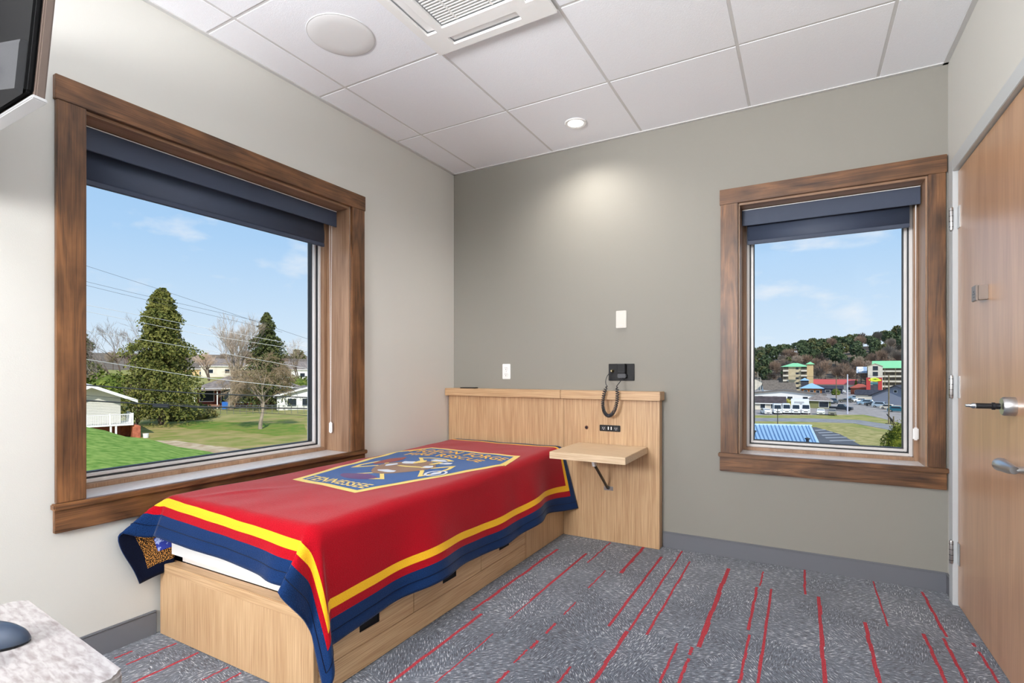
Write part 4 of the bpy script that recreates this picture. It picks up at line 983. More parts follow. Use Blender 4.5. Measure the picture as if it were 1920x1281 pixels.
def building(name, label, L, w, d, h, wall, roof, rh, style, wins=(), over=.5, cat='building', trim=True, base=0):
    r = thing(name, label, cat, L.p)
    m = MB(); lbox(m, L, -w/2, w/2, 0, d, base, h)
    if style == 'gable_front': m.prism([L(-w/2, 0, h), L(w/2, 0, h), L(0, 0, h+rh)], L.v*d)
    elif style == 'gable_side': m.prism([L(-w/2, 0, h), L(-w/2, d, h), L(-w/2, d/2, h+rh)], L.u*w)
    obj('walls', m, wall, r)
    m = MB(); o = over; t = .22
    if style == 'gable_front':
        sl = rh/(w/2)
        for s_ in (-1, 1): m.prism([L(s_*(w/2+o), -o, h-sl*o+.02), L(0, -o, h+rh+.02), L(0, -o, h+rh+t), L(s_*(w/2+o), -o, h-sl*o+t)], L.v*(d+2*o))
    elif style == 'gable_side':
        sl = rh/(d/2)
        for s_, vv in ((-1, -o), (1, d+o)): m.prism([L(-w/2-o, vv, h-sl*o+.02), L(-w/2-o, d/2, h+rh+.02), L(-w/2-o, d/2, h+rh+t), L(-w/2-o, vv, h-sl*o+t)], L.u*(w+2*o))
    elif style == 'hip':
        ix = max(.05, w/2-min(w, d)/2*1.0); iy = max(.0, d/2-min(w, d)/2)
        A = [L(-w/2-o, -o, h), L(w/2+o, -o, h), L(w/2+o, d+o, h), L(-w/2-o, d+o, h)]; B = [L(-ix, d/2-iy, h+rh), L(ix, d/2-iy, h+rh), L(ix, d/2+iy+.05, h+rh), L(-ix, d/2+iy+.05, h+rh)]
        for p in A: m.bm.verts.new(p)
        a = list(m.bm.verts); b_ = [m.bm.verts.new(p) for p in B]
        m.bm.faces.new(a); m.bm.faces.new(b_)
        for i in range(4): m.bm.faces.new((a[i], a[(i+1) % 4], b_[(i+1) % 4], b_[i]))
    elif style == 'flat': lbox(m, L, -w/2-o, w/2+o, -o, d+o, h, h+rh)
    elif style == 'shed':
        m.prism([L(-w/2-o, -o, h), L(-w/2-o, d+o, h+rh), L(-w/2-o, d+o, h+rh+t), L(-w/2-o, -o, h+t)], L.u*(w+2*o))
    obj('roof', m, roof, r)
    if trim and style in ('gable_front', 'gable_side', 'hip'):
        m = MB()
        if style == 'gable_front':
            for s_ in (-1, 1):
                sl = rh/(w/2); m.prism([L(s_*(w/2+o), -o-.08, h-sl*o-.05), L(0, -o-.08, h+rh-.05), L(0, -o-.08, h+rh+t), L(s_*(w/2+o), -o-.08, h-sl*o+t)], L.v*.08)
        else: lbox(m, L, -w/2-o, w/2+o, -o-.07, -o, h-(.15 if style == 'hip' else rh/(d/2)*o+.15), h+(.02 if style == 'hip' else -rh/(d/2)*o+.1))
        obj('fascia', m, WT_, r)
    for (uc, zc, ww, hh) in wins:
        m = MB(); lbox(m, L, uc-ww/2-.1, uc+ww/2+.1, -.06, -.001, zc-hh/2-.1, zc+hh/2+.1); f = obj('window', m, WT_, r)
        m = MB(); lbox(m, L, uc-ww/2, uc+ww/2, -.08, -.061, zc-hh/2, zc+hh/2); obj('pane', m, WIN, f)
    return r
# brick house
L = Local(gp(470, 763, GL)); s1 = 90.5/974
building('brick_house', 'low red brick house with grey roof seen behind the large bare tree', L, 16.0, 9, 3.3, BRICK, SHG, 2.1, 'hip',
    [(-6.6, 2.1, 2.0, 1.9), (-3.9, 1.9, 1.1, 2.1), (-1.3, 1.95, 3.2, 2.2), (2.7, 2.1, 1.8, 1.5), (5.6, 2.1, 1.8, 1.5)], over=.7)
m = MB(); lbox(m, L, -8.4, -4.6, -2.8, -.1, .35, .6); p_ = thing('porch', 'low wooden porch with white posts on the left of the brick house', 'porch', L(-6.5, -1.4, 0)); obj('deck', m, mats_('worn_deck_wood', col(150, 104, 78)), p_)
for u in (-8.2, -5.0): obj('post', lbox(MB(), L, u, u+.14, -2.75, -2.6, .0 if u else 0, 3.0), WT_, p_)
obj('porch_roof', lbox(MB(), L, -8.9, -4.4, -3.2, -.8, 3.02, 3.25), SHG, p_)
obj('storage_bin', lbox(MB(), L, -4.2, -3.2, -4.2, -3.4, 0, 1.15), mat('bright_blue_plastic', col(40, 110, 200), .4), label='bright blue bin on the lawn before the brick house', cat='bin')
m = MB(); lbox(m, L, -3.0, -2.3, -4.2, -3.5, 0, .7); m.lathe([(0, .7), (.4, .75), (.5, 1.1), (0, 1.2)], L(-2.65, -3.85, 0), n=12); obj('toy_slide', m, mat('yellow_orange_plastic', col(226, 150, 60), .45), label='yellow and orange play piece next to the blue bin', cat='toy')
L2 = Local(gp(580, 768, GL), .1)
g = building('white_garage', 'white gabled garage at the right edge of the large window', L2, 9.5, 8, 2.3, WT_, SHG, 1.25, 'gable_front', [(-2.6, 1.2, 1.3, 1.2), (-.4, 1.2, 1.3, 1.2), (1.8, 1.2, 1.3, 1.2)], over=.6)
# white gabled house with deck
D0 = 46; base = at(170, 797, D0); L = Local(base, .06)
hw = building('white_gabled_house', 'small white-sided house with a low gable at the left of the large window', L, 4.25, 8, 2.45, WSID, mats_('pale_roof', col(214, 212, 208)), .92, 'gable_front', [(-1.0+.0, 1.35, .62, .62)], over=1.15)
m = MB()
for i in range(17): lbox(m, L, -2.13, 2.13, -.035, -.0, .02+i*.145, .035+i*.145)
obj('lap_lines', m, mat('siding_shadow_line', col(196, 194, 188), .8), hw)  # raised strips, the shadow under each lap put into their colour
m = MB(); lbox(m, L, -2.12, 2.12, .05, 8, -1.6, -.02); obj('foundation', m, BRICK, hw)
dkk = thing('deck', 'white railed deck on brick piers along the white gabled house', 'deck', L(1.6, -1, -1.6))
obj('deck_floor', lbox(MB(), L, -2.1, 2.95, -1.2, -.1, -.12, .0), WT_, dkk); obj('deck_floor', lbox(MB(), L, 2.15, 2.95, -.1, 3.2, -.12, .0), WT_, dkk)
m = MB(); lbox(m, L, -2.1, 2.95, -1.2, -1.12, .85, .92); lbox(m, L, 2.87, 2.95, -1.12, 3.2, .85, .92)
for i in range(42): u = -2.05+i*.12; lbox(m, L, u, u+.035, -1.18, -1.15, .0, .86)
for i in range(30): v = -1.0+i*.14; lbox(m, L, 2.89, 2.93, v, v+.04, .0, .86)
for u in (-2.1, -.4, 1.2, 2.86): lbox(m, L, u, u+.09, -1.21, -1.12, 0, .98)
obj('railing', m, WT_, dkk)
for u in (1.25, 1.62): obj('post', lbox(MB(), L, u, u+.14, -1.15, -1.0, -1.62, -.12), WT_, dkk)
m = MB(); lbox(m, L, 1.9, 3.3, 1.0, 1.3, -1.62, -.2); m.prism([L(2.9, -1.0, -1.7), L(3.5, -1.0, -1.7), L(3.5, -1.0, -.25), L(2.9, -1.0, -.05)], L.v*2.8)
obj('retaining_wall', m, mats_('orange_red_brick', col(196, 116, 88), col(156, 88, 68), 3), label='orange-red brick retaining wall at the corner of the white deck', cat='wall')
obj('white_bucket', MB().lathe([(0, 0), (.2, 0), (.24, .42), (0, .42)], gp(262, 823, GL)+Vector((0, .5, 0)), n=14), WT_, label='small white bucket on the lawn past the brick retaining wall', cat='bucket')
# houses on the slope
for px, py, D, w, h, wm, rm, lb in ((418, 703, 205, 15, 4.6, CREAM, SHG, 'pale house with grey roof on the slope above the brick house'), (372, 708, 215, 12, 4, TAN2, SHB, 'tan house on the slope beside the tall evergreen'), (560, 714, 190, 13, 4.5, WT_, SHG, 'white house on the slope at the right edge of the large window'), (548, 701, 260, 14, 5, CREAM, SHB, 'uppermost pale house on the slope at the right edge of the large window'), (452, 694, 300, 14, 5, WT_, SHB, 'small distant white house high on the slope between the evergreens')):
    L = Local(at(px, py, D)); L.p.z = min(L.p.z, hgt(L.p.x, L.p.y)+.3)-.2
    building('hillside_house', lb, L, w, 9, h, wm, rm, 2.6, 'gable_side', [(-w*.28, h*.5, 1.6, 1.4), (w*.1, h*.5, 1.6, 1.4), (w*.34, h*.5, 1.4, 1.4)])
# chain link fence
fc = thing('chain_link_fence', 'grey chain-link fence crossing the yard behind the trees', 'fence', gp(450, 775, GL))
A, B = gp(225, 779, GL), gp(640, 775, GL); m = MB(); n = 34
for i in range(n+1):
    p = A.lerp(B, i/n); m.tube([p, p+UP*1.25], .035, 6)
m.tube([A+UP*1.25, B+UP*1.25], .02, 5); obj('posts_and_rail', m, M['steel'], fc)
m = MB(); n = 420
for i in range(n):
    p = A.lerp(B, i/n)
    for s_ in (-1, 1): q = A.lerp(B, min(1, max(0, (i+s_*6)/n))); m.poly([p+UP*.05, p+UP*.05+(B-A).normalized()*.006, q+UP*1.22+(B-A).normalized()*.006, q+UP*1.22])
obj('mesh_wire', m, M['steel'], fc)['kind'] = 'stuff'

# power lines past the large window
def wire(label, P, D, r_, m_, group=None):
    pts = [at(x, y, d) for (x, y), d in zip(P, D)]
    a = pts[0]+(pts[0]-pts[1])*.6; b_ = pts[-1]+(pts[-1]-pts[-2])*.6
    al = [a]+pts+[b_]; m = MB(); out = []
    for p, q in zip(al, al[1:]):
        for i in range(6): out.append(p.lerp(q, i/6))
    m.tube(out+[al[-1]], r_, 5); return obj('power_line', m, m_, label=label, cat='cable', group=group, base=al[1])
WL = mat('pale_aluminium_cable', col(196, 196, 198), .5, .3); WD = mat('black_cable', col(42, 42, 46), .6)
wire('lowest thick black cable in the large window, with a splice box', [(157, 751), (370, 763), (563, 766)], [30, 31, 33]  , .042, WD)
wire('second thick black cable from the bottom, level with the roof of the brick house', [(157, 722), (370, 738), (563, 745)], [30, 31, 33], .038, WD)
wire('thin dark cable in front of the white gabled house wall', [(157, 741), (235, 748), (330, 757)], [31, 32, 33], .012, WD)
wire('short dark cable sagging low over the lawn to the right', [(389, 766), (474, 773), (566, 779)], [31, 32, 33], .014, WD)
wire('pale cable crossing the middle of the tall evergreen', [(157, 673), (370, 707), (563, 728)], [32, 33, 35], .016, WL)
wire('pale cable just above the middle of the tall evergreen', [(248, 634), (400, 659), (563, 689)], [33, 34, 36], .013, WL)
wire('pale cable crossing the upper part of the tall evergreen', [(157, 583), (370, 626), (563, 656)], [34, 35, 37], .013, WL)
wire('uppermost pale cable through the tall evergreen', [(157, 571), (370, 612), (563, 648)], [34, 35, 37], .013, WL)
wire('highest thin grey cable across the open sky in the large window', [(157, 497), (297, 542), (566, 632)], [36, 37, 39], .010, WD)
wire('second highest thin grey cable in the sky, left part of the large window', [(157, 527), (248, 549), (420, 588)], [36, 37, 39], .010, WD)
wire('third highest thin grey cable in the sky, left part of the large window', [(157, 534), (222, 550), (420, 597)], [36, 37, 39], .010, WD)
p = at(302, 760, 30.5); m = MB(); m.tube([p-RT*.45-UP*.06, p+RT*.45-UP*.10], .10, 10); m.tube([p-RT*.45+UP*.05, p+RT*.45+UP*.03], .05, 8); obj('splice_box', m, WD, label='black splice case hanging on the lowest thick cable', cat='cable box')

# ---------------------------------------------------------------- right side: town
# blue roof building just below
r = thing('blue_roof_building', 'nearby building with a pale blue standing-seam metal roof', 'building', at(1440, 830, 48))
c = [at(1340, 826, 45), at(1534, 833, 45), at(1518, 798, 60), at(1330, 795, 60)]
m = MB(); m.prism(c, (0, 0, -.15)); obj('roof', m, BLUER, r)
m = MB(); n = 26
for i in range(n+1):
    u = i/n; p, q = c[0].lerp(c[1], u), c[3].lerp(c[2], u); m.prism([p-RT*.03, p+RT*.03, q+RT*.03, q-RT*.03], (0, 0, .07))
obj('seams', m, mat('pale_blue_seam', col(120, 160, 196), .35), r)
m = MB(); m.prism([p+Vector((0, 0, .0)) for p in (c[3], c[2], c[2]-FW*.5, c[3]-FW*.5)], (0, 0, .12)); m.prism([c[1]-RT*.12, c[1]+RT*.12, c[2]+RT*.12, c[2]-RT*.12], (0, 0, .1)); obj('ridge_cap', m, mat('pale_ridge', col(190, 216, 236), .4), r)
m = MB(); P4 = [p.copy() for p in (c[0], c[1], c[2], c[3])]
P4 = [Vector((p.x, p.y, GR)) for p in P4]; zt = min(p.z for p in c)-.2; m.prism(P4, (0, 0, zt-GR)); obj('walls', m, CREAM, r)
for px, py, D in ((1414, 815, 51), (1514, 830, 46)):
    p = at(px, py, D); m = MB(); m.lathe([(.12, -.25), (.12, .25), (.22, .3), (.22, .38), (0, .45)], p, n=12); obj('roof_vent', m, WD, r, smooth=True)

def tower(name, label, L, w, d, h, floors, bays, wallm, roofm, rh, rstyle='hip', balc=()):
    r = building(name, label, L, w, d, h, wallm, roofm, rh, rstyle, over=1.2, trim=False); fh = h/floors
    for f in range(floors):
        for (u0, u1) in balc:
            m = MB(); lbox(m, L, u0, u1, -.25, -.001, f*fh+fh*.42, f*fh+fh*.95); b_ = obj('balcony_shade_box', m, mats_('balcony_shade', col(104, 96, 86), col(84, 80, 76), .6), r)  # dark box on the wall, its colour standing in for balcony shade
            m = MB(); lbox(m, L, u0-.15, u1+.15, -1.5, -.26, f*fh+fh*.02, f*fh+fh*.36); obj('balcony_rail', m, CREAM, b_)
        for u in bays:
            m = MB(); lbox(m, L, u-.7, u+.7, -.08, -.001, f*fh+fh*.45, f*fh+fh*.85); obj('window', m, WIN, r)
    return r
D = 300; sc_ = D/974
L = Local(at(1491, 731, D)); L.p.z = GR
tower('hotel_tower', 'tan multi-storey hotel with a bright green roof, left of the red-roofed block', L, 12.6, 10, (734-688)*sc_, 5, (1.0,), TAN, GREEN, 2.2, balc=((-6.1, -3.5), (3.0, 6.1)))
L = Local(at(1519, 731, D-14)); L.p.z = GR
building('stair_tower', 'slim peach stair tower with its own green cap beside the tan hotel', L, 3.1, 3.5, (734-684)*sc_, TAN2, GREEN, 1.4, 'hip', over=.7, trim=False)
D = 280; sc_ = D/974; L = Local(at(1688, 731, D)); L.p.z = GR
tower('hotel_block', 'long tan balconied hotel with a wide green roof at the right window edge', L, 23, 12, (736-688)*sc_, 5, (), TAN, GREEN, 3.3, 'gable_side', balc=((-11, -7), (-6.5, -2.3), (-1.8, 2.4), (2.9, 7), (7.5, 11)))
L = Local(at(1641, 731, D-7)); L.p.z = GR
r = building('hotel_entry_wing', 'pale gabled front wing of the hotel with a tall window strip', L, 6.4, 5, (736-687)*sc_, CREAM, TAN, 1.4, 'gable_front', over=.3, trim=False)
for i in range(4):
    m = MB(); lbox(m, L, -1.0, 1.2, -.1, -.001, 3.0+i*3, 5.2+i*3); obj('window', m, WIN, r)
# red roofed strip
L = Local(gp(1562, 735, GR)); building('red_roof_restaurant', 'long low building with a red roof beyond the parking lot', L, 22, 10, 4.4, CREAM, REDR, 2.4, 'gable_side', [(-9, 2, 2.5, 1.6), (-4, 2, 2.5, 1.6), (2, 2, 2.5, 1.6), (8, 2, 2.5, 1.6)], trim=False)
L = Local(gp(1522, 740, GR)); building('blue_roof_pavilion', 'orange-brown building with a pointed blue roof', L, 8.6, 8, 3.0, mats_('orange_brown_wood', col(170, 112, 60), col(120, 74, 44), 1.2), BLUER, 2.5, 'hip', [(-2.6, 1.4, 1.5, 1.3), (0, 1.4, 1.5, 1.3), (2.6, 1.4, 1.5, 1.3)], over=1.0, trim=False)
L = Local(gp(1509, 737, GR)); building('dark_cupola_building', 'dark narrow building with a small pale blue roof behind the pavilion', L, 3.6, 4, 6.6, mat('charcoal_siding', col(60, 62, 72), .8), BLUER, 1.4, 'hip', over=.5, trim=False)
L = Local(gp(1552, 738, GR)); building('navy_shop', 'dark navy shop front under the red roof', L, 13, 6, 2.6, mat('navy_siding', col(50, 56, 74), .8), SHD, 1.4, 'gable_side', [(-4, 1.2, 2, 1.2), (0, 1.2, 2, 1.2), (4, 1.2, 2, 1.2)], trim=False)
L = Local(gp(1462, 739, GR), .12); building('grey_roof_house', 'house with a long grey shingle roof and white gable left of the pavilion', L, 14.5, 10, 2.2, WT_, SHB, 3.4, 'gable_side', over=.3, trim=False)
L = Local(gp(1470, 753, GR), -.05); building('long_white_building', 'long low white building with a shallow brown gable roof behind the vans', L, 26, 12, 2.6, WT_, SHB, 1.5, 'gable_front', [(-8, 1.3, 1.6, 1.2), (-3, 1.3, 1.6, 1.2), (2, 1.3, 1.6, 1.2), (7, 1.3, 1.6, 1.2)], over=.8, trim=False)
L = Local(gp(1416, 768, GR)); building('low_motel', 'low building with a dark brown roof at the left edge of the small window', L, 15.5, 7, 2.1, CREAM, mats_('dark_brown_shingle', col(88, 78, 78), col(70, 62, 62), 1), 1.5, 'gable_side', [(2, 1.1, 1.2, 1.2), (5, 1.1, 1.6, 1.3)], over=.5)
L = Local(gp(1536, 766, GR)); building('grey_carport', 'small open shelter with a grey hipped roof by the parked cars', L, 6.0, 5, 2.4, mats_('olive_screen', col(128, 130, 90)), SHG, 1.9, 'hip', [(1.2, 1.2, 2.4, 1.6)], over=.6)
L = Local(gp(1679, 760, GR), -.25); building('grey_gabled_building', 'blue-grey gabled building with a dark shingle roof by the parking lot', L, 13.5, 11, 3.2, GRB, SHD, 3.3, 'gable_front', [(0, 4.6, .8, .8)], over=.9, trim=False)
L = Local(gp(1629, 752, GR), -.15); building('dark_roof_annex', 'low annex with a dark roof left of the blue-grey gabled building', L, 8.5, 6, 2.4, CREAM, SHD, 1.6, 'gable_side', over=.4, trim=False)
for px, py, w, h, lb in ((1418, 731, 7, 5, 'small cream house farthest left beyond the lot'), (1443, 729, 10, 3.4, 'orange-tan shop left of the grey-roofed house')):
    L = Local(gp(px, py, GR)); building('small_shop', lb, L, w, 6, h, CREAM if w == 7 else TAN2, SHB, 2, 'gable_front' if w == 7 else 'gable_side', trim=False)
L = Local(gp(1613, 740, GR)); building('orange_shop', 'orange-brown shop left of the red-pillared sign', L, 8, 6, 3.2, mats_('rust_orange_wall', col(178, 104, 76), col(140, 84, 66), 1), mat('rust_roof', col(170, 84, 66), .7), 2.0, 'hip', [(-1.5, 1.3, 1.5, 1.4), (1.5, 1.3, 1.5, 1.4)], trim=False)
# red pillar sign
r = thing('pillar_sign', 'yellow-green sign between two red pillars beyond the lot', 'sign', gp(1639, 741, GR)); D = (gp(1639, 741, GR)-CAM).dot(FW); q = D/974
for px in (1628, 1650): p = gp(px, 741, GR); m = MB(); m.box(p.x-.8, p.x+.8, p.y-.5, p.y+.5, GR, GR+(741-708)*q); obj('pillar', m, mat('red_pillar', col(186, 60, 56), .6), r)
p = at(1639, 713, D); m = MB(); m.tube([p-RT*2.9-FW*.3, p-RT*1.4+UP*.7-FW*.3, p+RT*.2+UP*.9-FW*.3, p+RT*1.6+UP*.5-FW*.3, p+RT*2.9-FW*.3, p+RT*.4-UP*.35-FW*.3, p-RT*2.9-FW*.3], .45, 8); obj('sign_face', m, mat('lime_yellow_sign', col(206, 222, 50), .5), r)
m = MB(); P0 = [p-RT*3-UP*1.0, p+RT*3-UP*1.0, p+RT*3-UP*2.0, p-RT*3-UP*2.0]; m.prism(P0, FW*.4); obj('lower_board', m, mat('teal_board', col(46, 100, 112), .5), r)
m = MB(); P0 = [p-RT*2.8-UP*2.2, p+RT*2.8-UP*2.2, p+RT*2.8-UP*5.8, p-RT*2.8-UP*5.8]; m.prism(P0, FW*.5); obj('gateway', m, SHD, r)
# billboard
D = 300; p = at(1616, 694, D); r = thing('billboard', 'pale blue and white billboard in front of the wooded hill', 'billboard', Vector((p.x, p.y, GR))); m = MB(); m.prism([p-RT*3-UP*1.8, p+RT*3.0-UP*1.8, p+RT*3.0+UP*1.9, p-RT*3+UP*1.9], FW*.4); obj('board', m, mat('sky_billboard', col(150, 178, 214), .6, c2=col(236, 240, 246), vscale=.35, lo=.46, hi=.54), r)
for s_ in (-2.6, 0, 2.6): q = p+RT*s_+FW*.6; obj('post', MB().tube([(q.x, q.y, GR), q+UP*1.5], .2, 6), M['darkmetal'], r)
# utility poles
def pole(label, px, y0, y1, r_, m_, z=GR, arm=False, cat='pole'):
    p = gp(px, y1, z); D = (p-CAM).dot(FW); h = (y1-y0)*D/974; r = thing('utility_pole', label, cat, p); obj('shaft', MB().tube([p-UP*.3, p+UP*h], [r_, r_*.8], 8), m_, r, smooth=True)
    if arm: obj('crossarm', MB().box(p.x-1.1, p.x+1.1, p.y-.07, p.y+.07, p.z+h-1.0, p.z+h-.85), m_, r)
    return r
WP = mats_('weathered_pole', col(132, 120, 96), col(104, 94, 76), 1.5)
pole('tall pale metal light pole in the middle of the small window view', 1589, 702, 777, .16, mat('pale_pole', col(206, 206, 222), .4))
pole('slim dark brown utility pole beyond the dark truck', 1568, 704, 753, .17, WP, arm=True)
pole('tall wooden utility pole at the right of the small window view', 1666.5, 702, 795, .14, WP, arm=False)
pole('dark thin pole at the left edge of the small window', 1415, 752, 796, .07, WD)
pole('dark thin pole in front of the white vans', 1458, 762, 797, .08, WD)
pole('short thick wooden post near the rounded shrub', 1675.5, 781, 812, .13, WP)
pole('left of two thin pale poles beyond the lot', 1421, 697, 735, .12, mat('pale_pole2', col(196, 188, 176), .5))
pole('right of two thin pale poles beyond the lot', 1426, 708, 735, .12, mat('pale_pole3', col(214, 208, 198), .5))
p = gp(1668, 795, GR); m = MB(); m.tube([p+RT*-.6+UP*2.1, p+RT*-.1+UP*1.5, p+RT*.6+UP*.7, p+RT*.9], [.08, .17, .2, .15], 8); m.tube([p-RT*.8, p+RT*1.1], .14, 6); m.tube([p+RT*.3, p+RT*.2+UP*1.2], .1, 6); obj('mailbox_post', m, WD, label='dark leaning roadside fixture at the foot of the tall wooden pole', cat='roadside fixture')
# thin wires in front of the town
for i, (x0, y0, x1, y1, D) in enumerate(((1400, 706, 1700, 703, 150), (1400, 711, 1700, 707, 150), (1400, 700, 1700, 712, 160))):
    m = MB(); m.tube([at(x0, y0, D), at((x0+x1)/2, (y0+y1)/2+2, D), at(x1, y1, D)], .03, 4); obj('power_line', m, WD, label=('upper', 'middle', 'slanting')[i]+' thin dark wire strung in front of the wooded hill', cat='cable')

# ---------------------------------------------------------------- vehicles
def car(label, px, py, kind, paint, heading, cat='car', zl=GR, scale=1.0):
    """heading: turn about z; 0 = nose towards the viewer"""
    pos = gp(px, py, zl); pos.z = zl+.06
    dims = {'sedan': (4.6, 1.8, 1.45), 'suv': (4.7, 1.9, 1.75), 'van': (5.6, 1.95, 2.6), 'pickup': (5.6, 2.0, 1.85), 'wagon': (4.5, 1.8, 1.55)}[kind]; Ln, Wd, Hh = dims
    P = {'sedan': [(-.5, .30), (-.5, .62), (-.47, .72), (-.27, .78), (-.12, 1.0), (.2, 1.0), (.36, .76), (.48, .7), (.5, .4), (.5, .2)],
         'wagon': [(-.5, .30), (-.5, .6), (-.47, .68), (-.27, .74), (-.12, 1.0), (.34, .98), (.46, .7), (.49, .6), (.5, .3), (.5, .2)],
         'suv': [(-.5, .28), (-.5, .55), (-.46, .62), (-.28, .66), (-.16, 1.0), (.40, 1.0), (.48, .64), (.5, .5), (.5, .3), (.5, .2)],
         'van': [(-.5, .18), (-.5, .36), (-.47, .43), (-.36, .5), (-.24, .98), (.48, 1.0), (.5, .9), (.5, .5), (.5, .3), (.5, .15)],
         'pickup': [(-.5, .28), (-.5, .55), (-.47, .6), (-.22, .64), (-.13, 1.0), (.1, 1.0), (.14, .6), (.5, .6), (.5, .3), (.5, .2)]}[kind]
    L = Local(pos, heading); r = thing('parked_'+('van' if kind == 'van' else 'truck' if kind == 'pickup' else 'car'), label, cat, pos)
    m = MB(); P = [(a*Ln, b_*Hh) for a, b_ in P]; P.append((.5*Ln, .16*Hh)); P.insert(0, (-.5*Ln, .16*Hh)); n = len(P)
    rings = []
    for (uu, k_) in ((-1, 0), (-.96, 1), (.96, 1), (1, 0)):
        ring = []
        for (v_, z_) in P:
            tp = .14*max(0, (z_/Hh-.62)/.38); vv = v_*(1 if k_ else .96); zz = z_ if k_ else (z_-.03 if z_ > .3*Hh else z_+.02); ring.append(m.bm.verts.new(L(uu*(Wd/2)*(1-tp), vv, zz)))
        rings.append(ring)
    for a, b_ in zip(rings, rings[1:]):
        for i in range(n): m.bm.faces.new((a[i], a[(i+1) % n], b_[(i+1) % n], b_[i]))
    m.bm.faces.new(rings[0]); m.bm.faces.new(rings[-1][::-1]); obj('body', m, paint, r)
    # glass: windscreen + sides
    z0, z1 = .66*Hh, .95*Hh; v0, v1 = (-.26*Ln, .33*Ln) if kind not in ('pickup', 'van') else (-.22*Ln, .1*Ln) if kind == 'pickup' else (-.36*Ln, -.12*Ln)
    if kind == 'van': z0, z1 = .55*Hh, .88*Hh
    m = MB()
    for s_ in (-1, 1):
        m.prism([L(s_*(Wd/2*.99+.005), v0+.25, z0), L(s_*(Wd/2*.99+.005), v1, z0), L(s_*(Wd/2*.9+.005), v1-.3, z1), L(s_*(Wd/2*.9+.005), v0+.6, z1)], L.u*(s_*.02))
    fv0, fv1 = {'sedan': (-.27, -.12), 'wagon': (-.27, -.12), 'suv': (-.28, -.16), 'van': (-.36, -.24), 'pickup': (-.22, -.13)}[kind]; fz0 = {'sedan': .78, 'wagon': .74, 'suv': .66, 'van': .5, 'pickup': .64}[kind]*Hh
    a_, b_, wz = L(0, fv0*Ln, fz0), L(0, fv1*Ln, .97*Hh), Wd/2*.84
    a2, b2 = a_.lerp(b_, .08), a_.lerp(b_, .9); m.prism([a2-L.u*wz, a2+L.u*wz, b2+L.u*wz*.92, b2-L.u*wz*.92], (UP*.5-L.v*1).normalized()*.03)
    obj('windows', m, WIN, r)
    m = MB()
    for s_ in (-1, 1): lbox(m, L, s_*Wd*.36-.17, s_*Wd*.36+.17, -.5*Ln-.02, -.5*Ln+.03, .36*Hh, .36*Hh+.15)
    obj('headlights', m, M['chrome'], r)
    m = MB(); lbox(m, L, -Wd*.22, Wd*.22, -.5*Ln-.015, -.5*Ln+.03, .24*Hh, .24*Hh+.2); obj('radiator_grille', m, M['black'], r)
    for s_ in (-1, 1):
        for v_ in (-.32, .32):
            c_ = L(s_*(Wd/2-.1), v_*Ln, .33); m = MB(); m.lathe([(0, -.12), (.2, -.12), (.33, -.1), (.33, .1), (.2, .12), (0, .12)], (0, 0, 0), 'x', 14)
            rot = Matrix.Rotation(math.atan2(L.u.y, L.u.x), 3, 'Z')
            for vtx in m.bm.verts: vtx.co = rot @ vtx.co+c_
            wh = obj('wheel', m, M['black'], r)
            m = MB(); m.lathe([(0, -.01), (.2, -.01), (.2, .01), (0, .01)], (s_*.125, 0, 0), 'x', 12)
            for vtx in m.bm.verts: vtx.co = rot @ vtx.co+c_
            obj('hubcap', m, M['steel'], wh)
    return r
CW = mat('white_car_paint', col(238, 240, 242), .25); CS = mat('silver_car_paint', col(186, 198, 208), .25, .4); CK = mat('black_car_paint', col(36, 42, 50), .25); CT = mat('teal_car_paint', col(40, 104, 122), .25); CRm = mat('cream_car_paint', col(226, 214, 196), .3); CB = mat('pale_blue_car_paint', col(150, 176, 196), .25, .3)
S = R(90)
car('white sedan at the left end of the row of vans', 1436, 776.5, 'sedan', CW, .25)
car('white van with a dark stripe, first van from the left', 1457, 776.5, 'van', CW, .08, 'van')
car('white van second from the left in the row', 1474.5, 776, 'van', CW, .04, 'van')
car('white van third from the left in front of the white trailer', 1492.5, 776.5, 'van', CW, .0, 'van')
car('white van at the right end of the row', 1511, 776.5, 'van', CW, .0, 'van')
car('white sedan parked between the vans and the dark car', 1539, 777.5, 'sedan', CW, .0)
car('dark grey-green hatchback nearest the pale light pole', 1560.5, 778.5, 'wagon', mat('grey_green_paint', col(84, 104, 106), .3), .0)
car('black pickup truck behind the dark hatchback', 1577, 770.5, 'pickup', CK, S*.85, 'truck')
car('dark pickup farther back beside the brown utility pole', 1562, 757, 'pickup', mat('slate_paint', col(70, 82, 92), .3), .2, 'truck')
car('pale blue sedan at the back left of the right-hand cars', 1602, 749, 'sedan', CB, -S*.9)
car('white sedan in the middle of the right-hand cars', 1612, 754.5, 'sedan', CW, -S*.85)
car('large pale blue SUV parked left of the grey gabled building', 1622, 759.5, 'suv', CB, -S*.9)
car('black sedan tucked behind the pale blue SUV', 1637, 761.5, 'sedan', CK, -S*.8)
car('silver SUV in front of the grey gabled building', 1652, 764.5, 'suv', CS, S*.85)
car('cream sedan between the silver SUV and the teal car', 1668, 768, 'sedan', CRm, S*.8)
car('teal hatchback at the right edge of the small window', 1683, 773, 'wagon', CT, S*.9)
car('dark car alone beside the pale pole, farther back', 1586, 755, 'sedan', mat('olive_dark_paint', col(86, 84, 76), .3), -S*.9)
car('white sedan left of the bushy street trees beyond the lot', 1557, 736, 'sedan', CW, S)
car('white car right of the brown pole, beyond the lot', 1576, 736.5, 'suv', CW, S*.95)
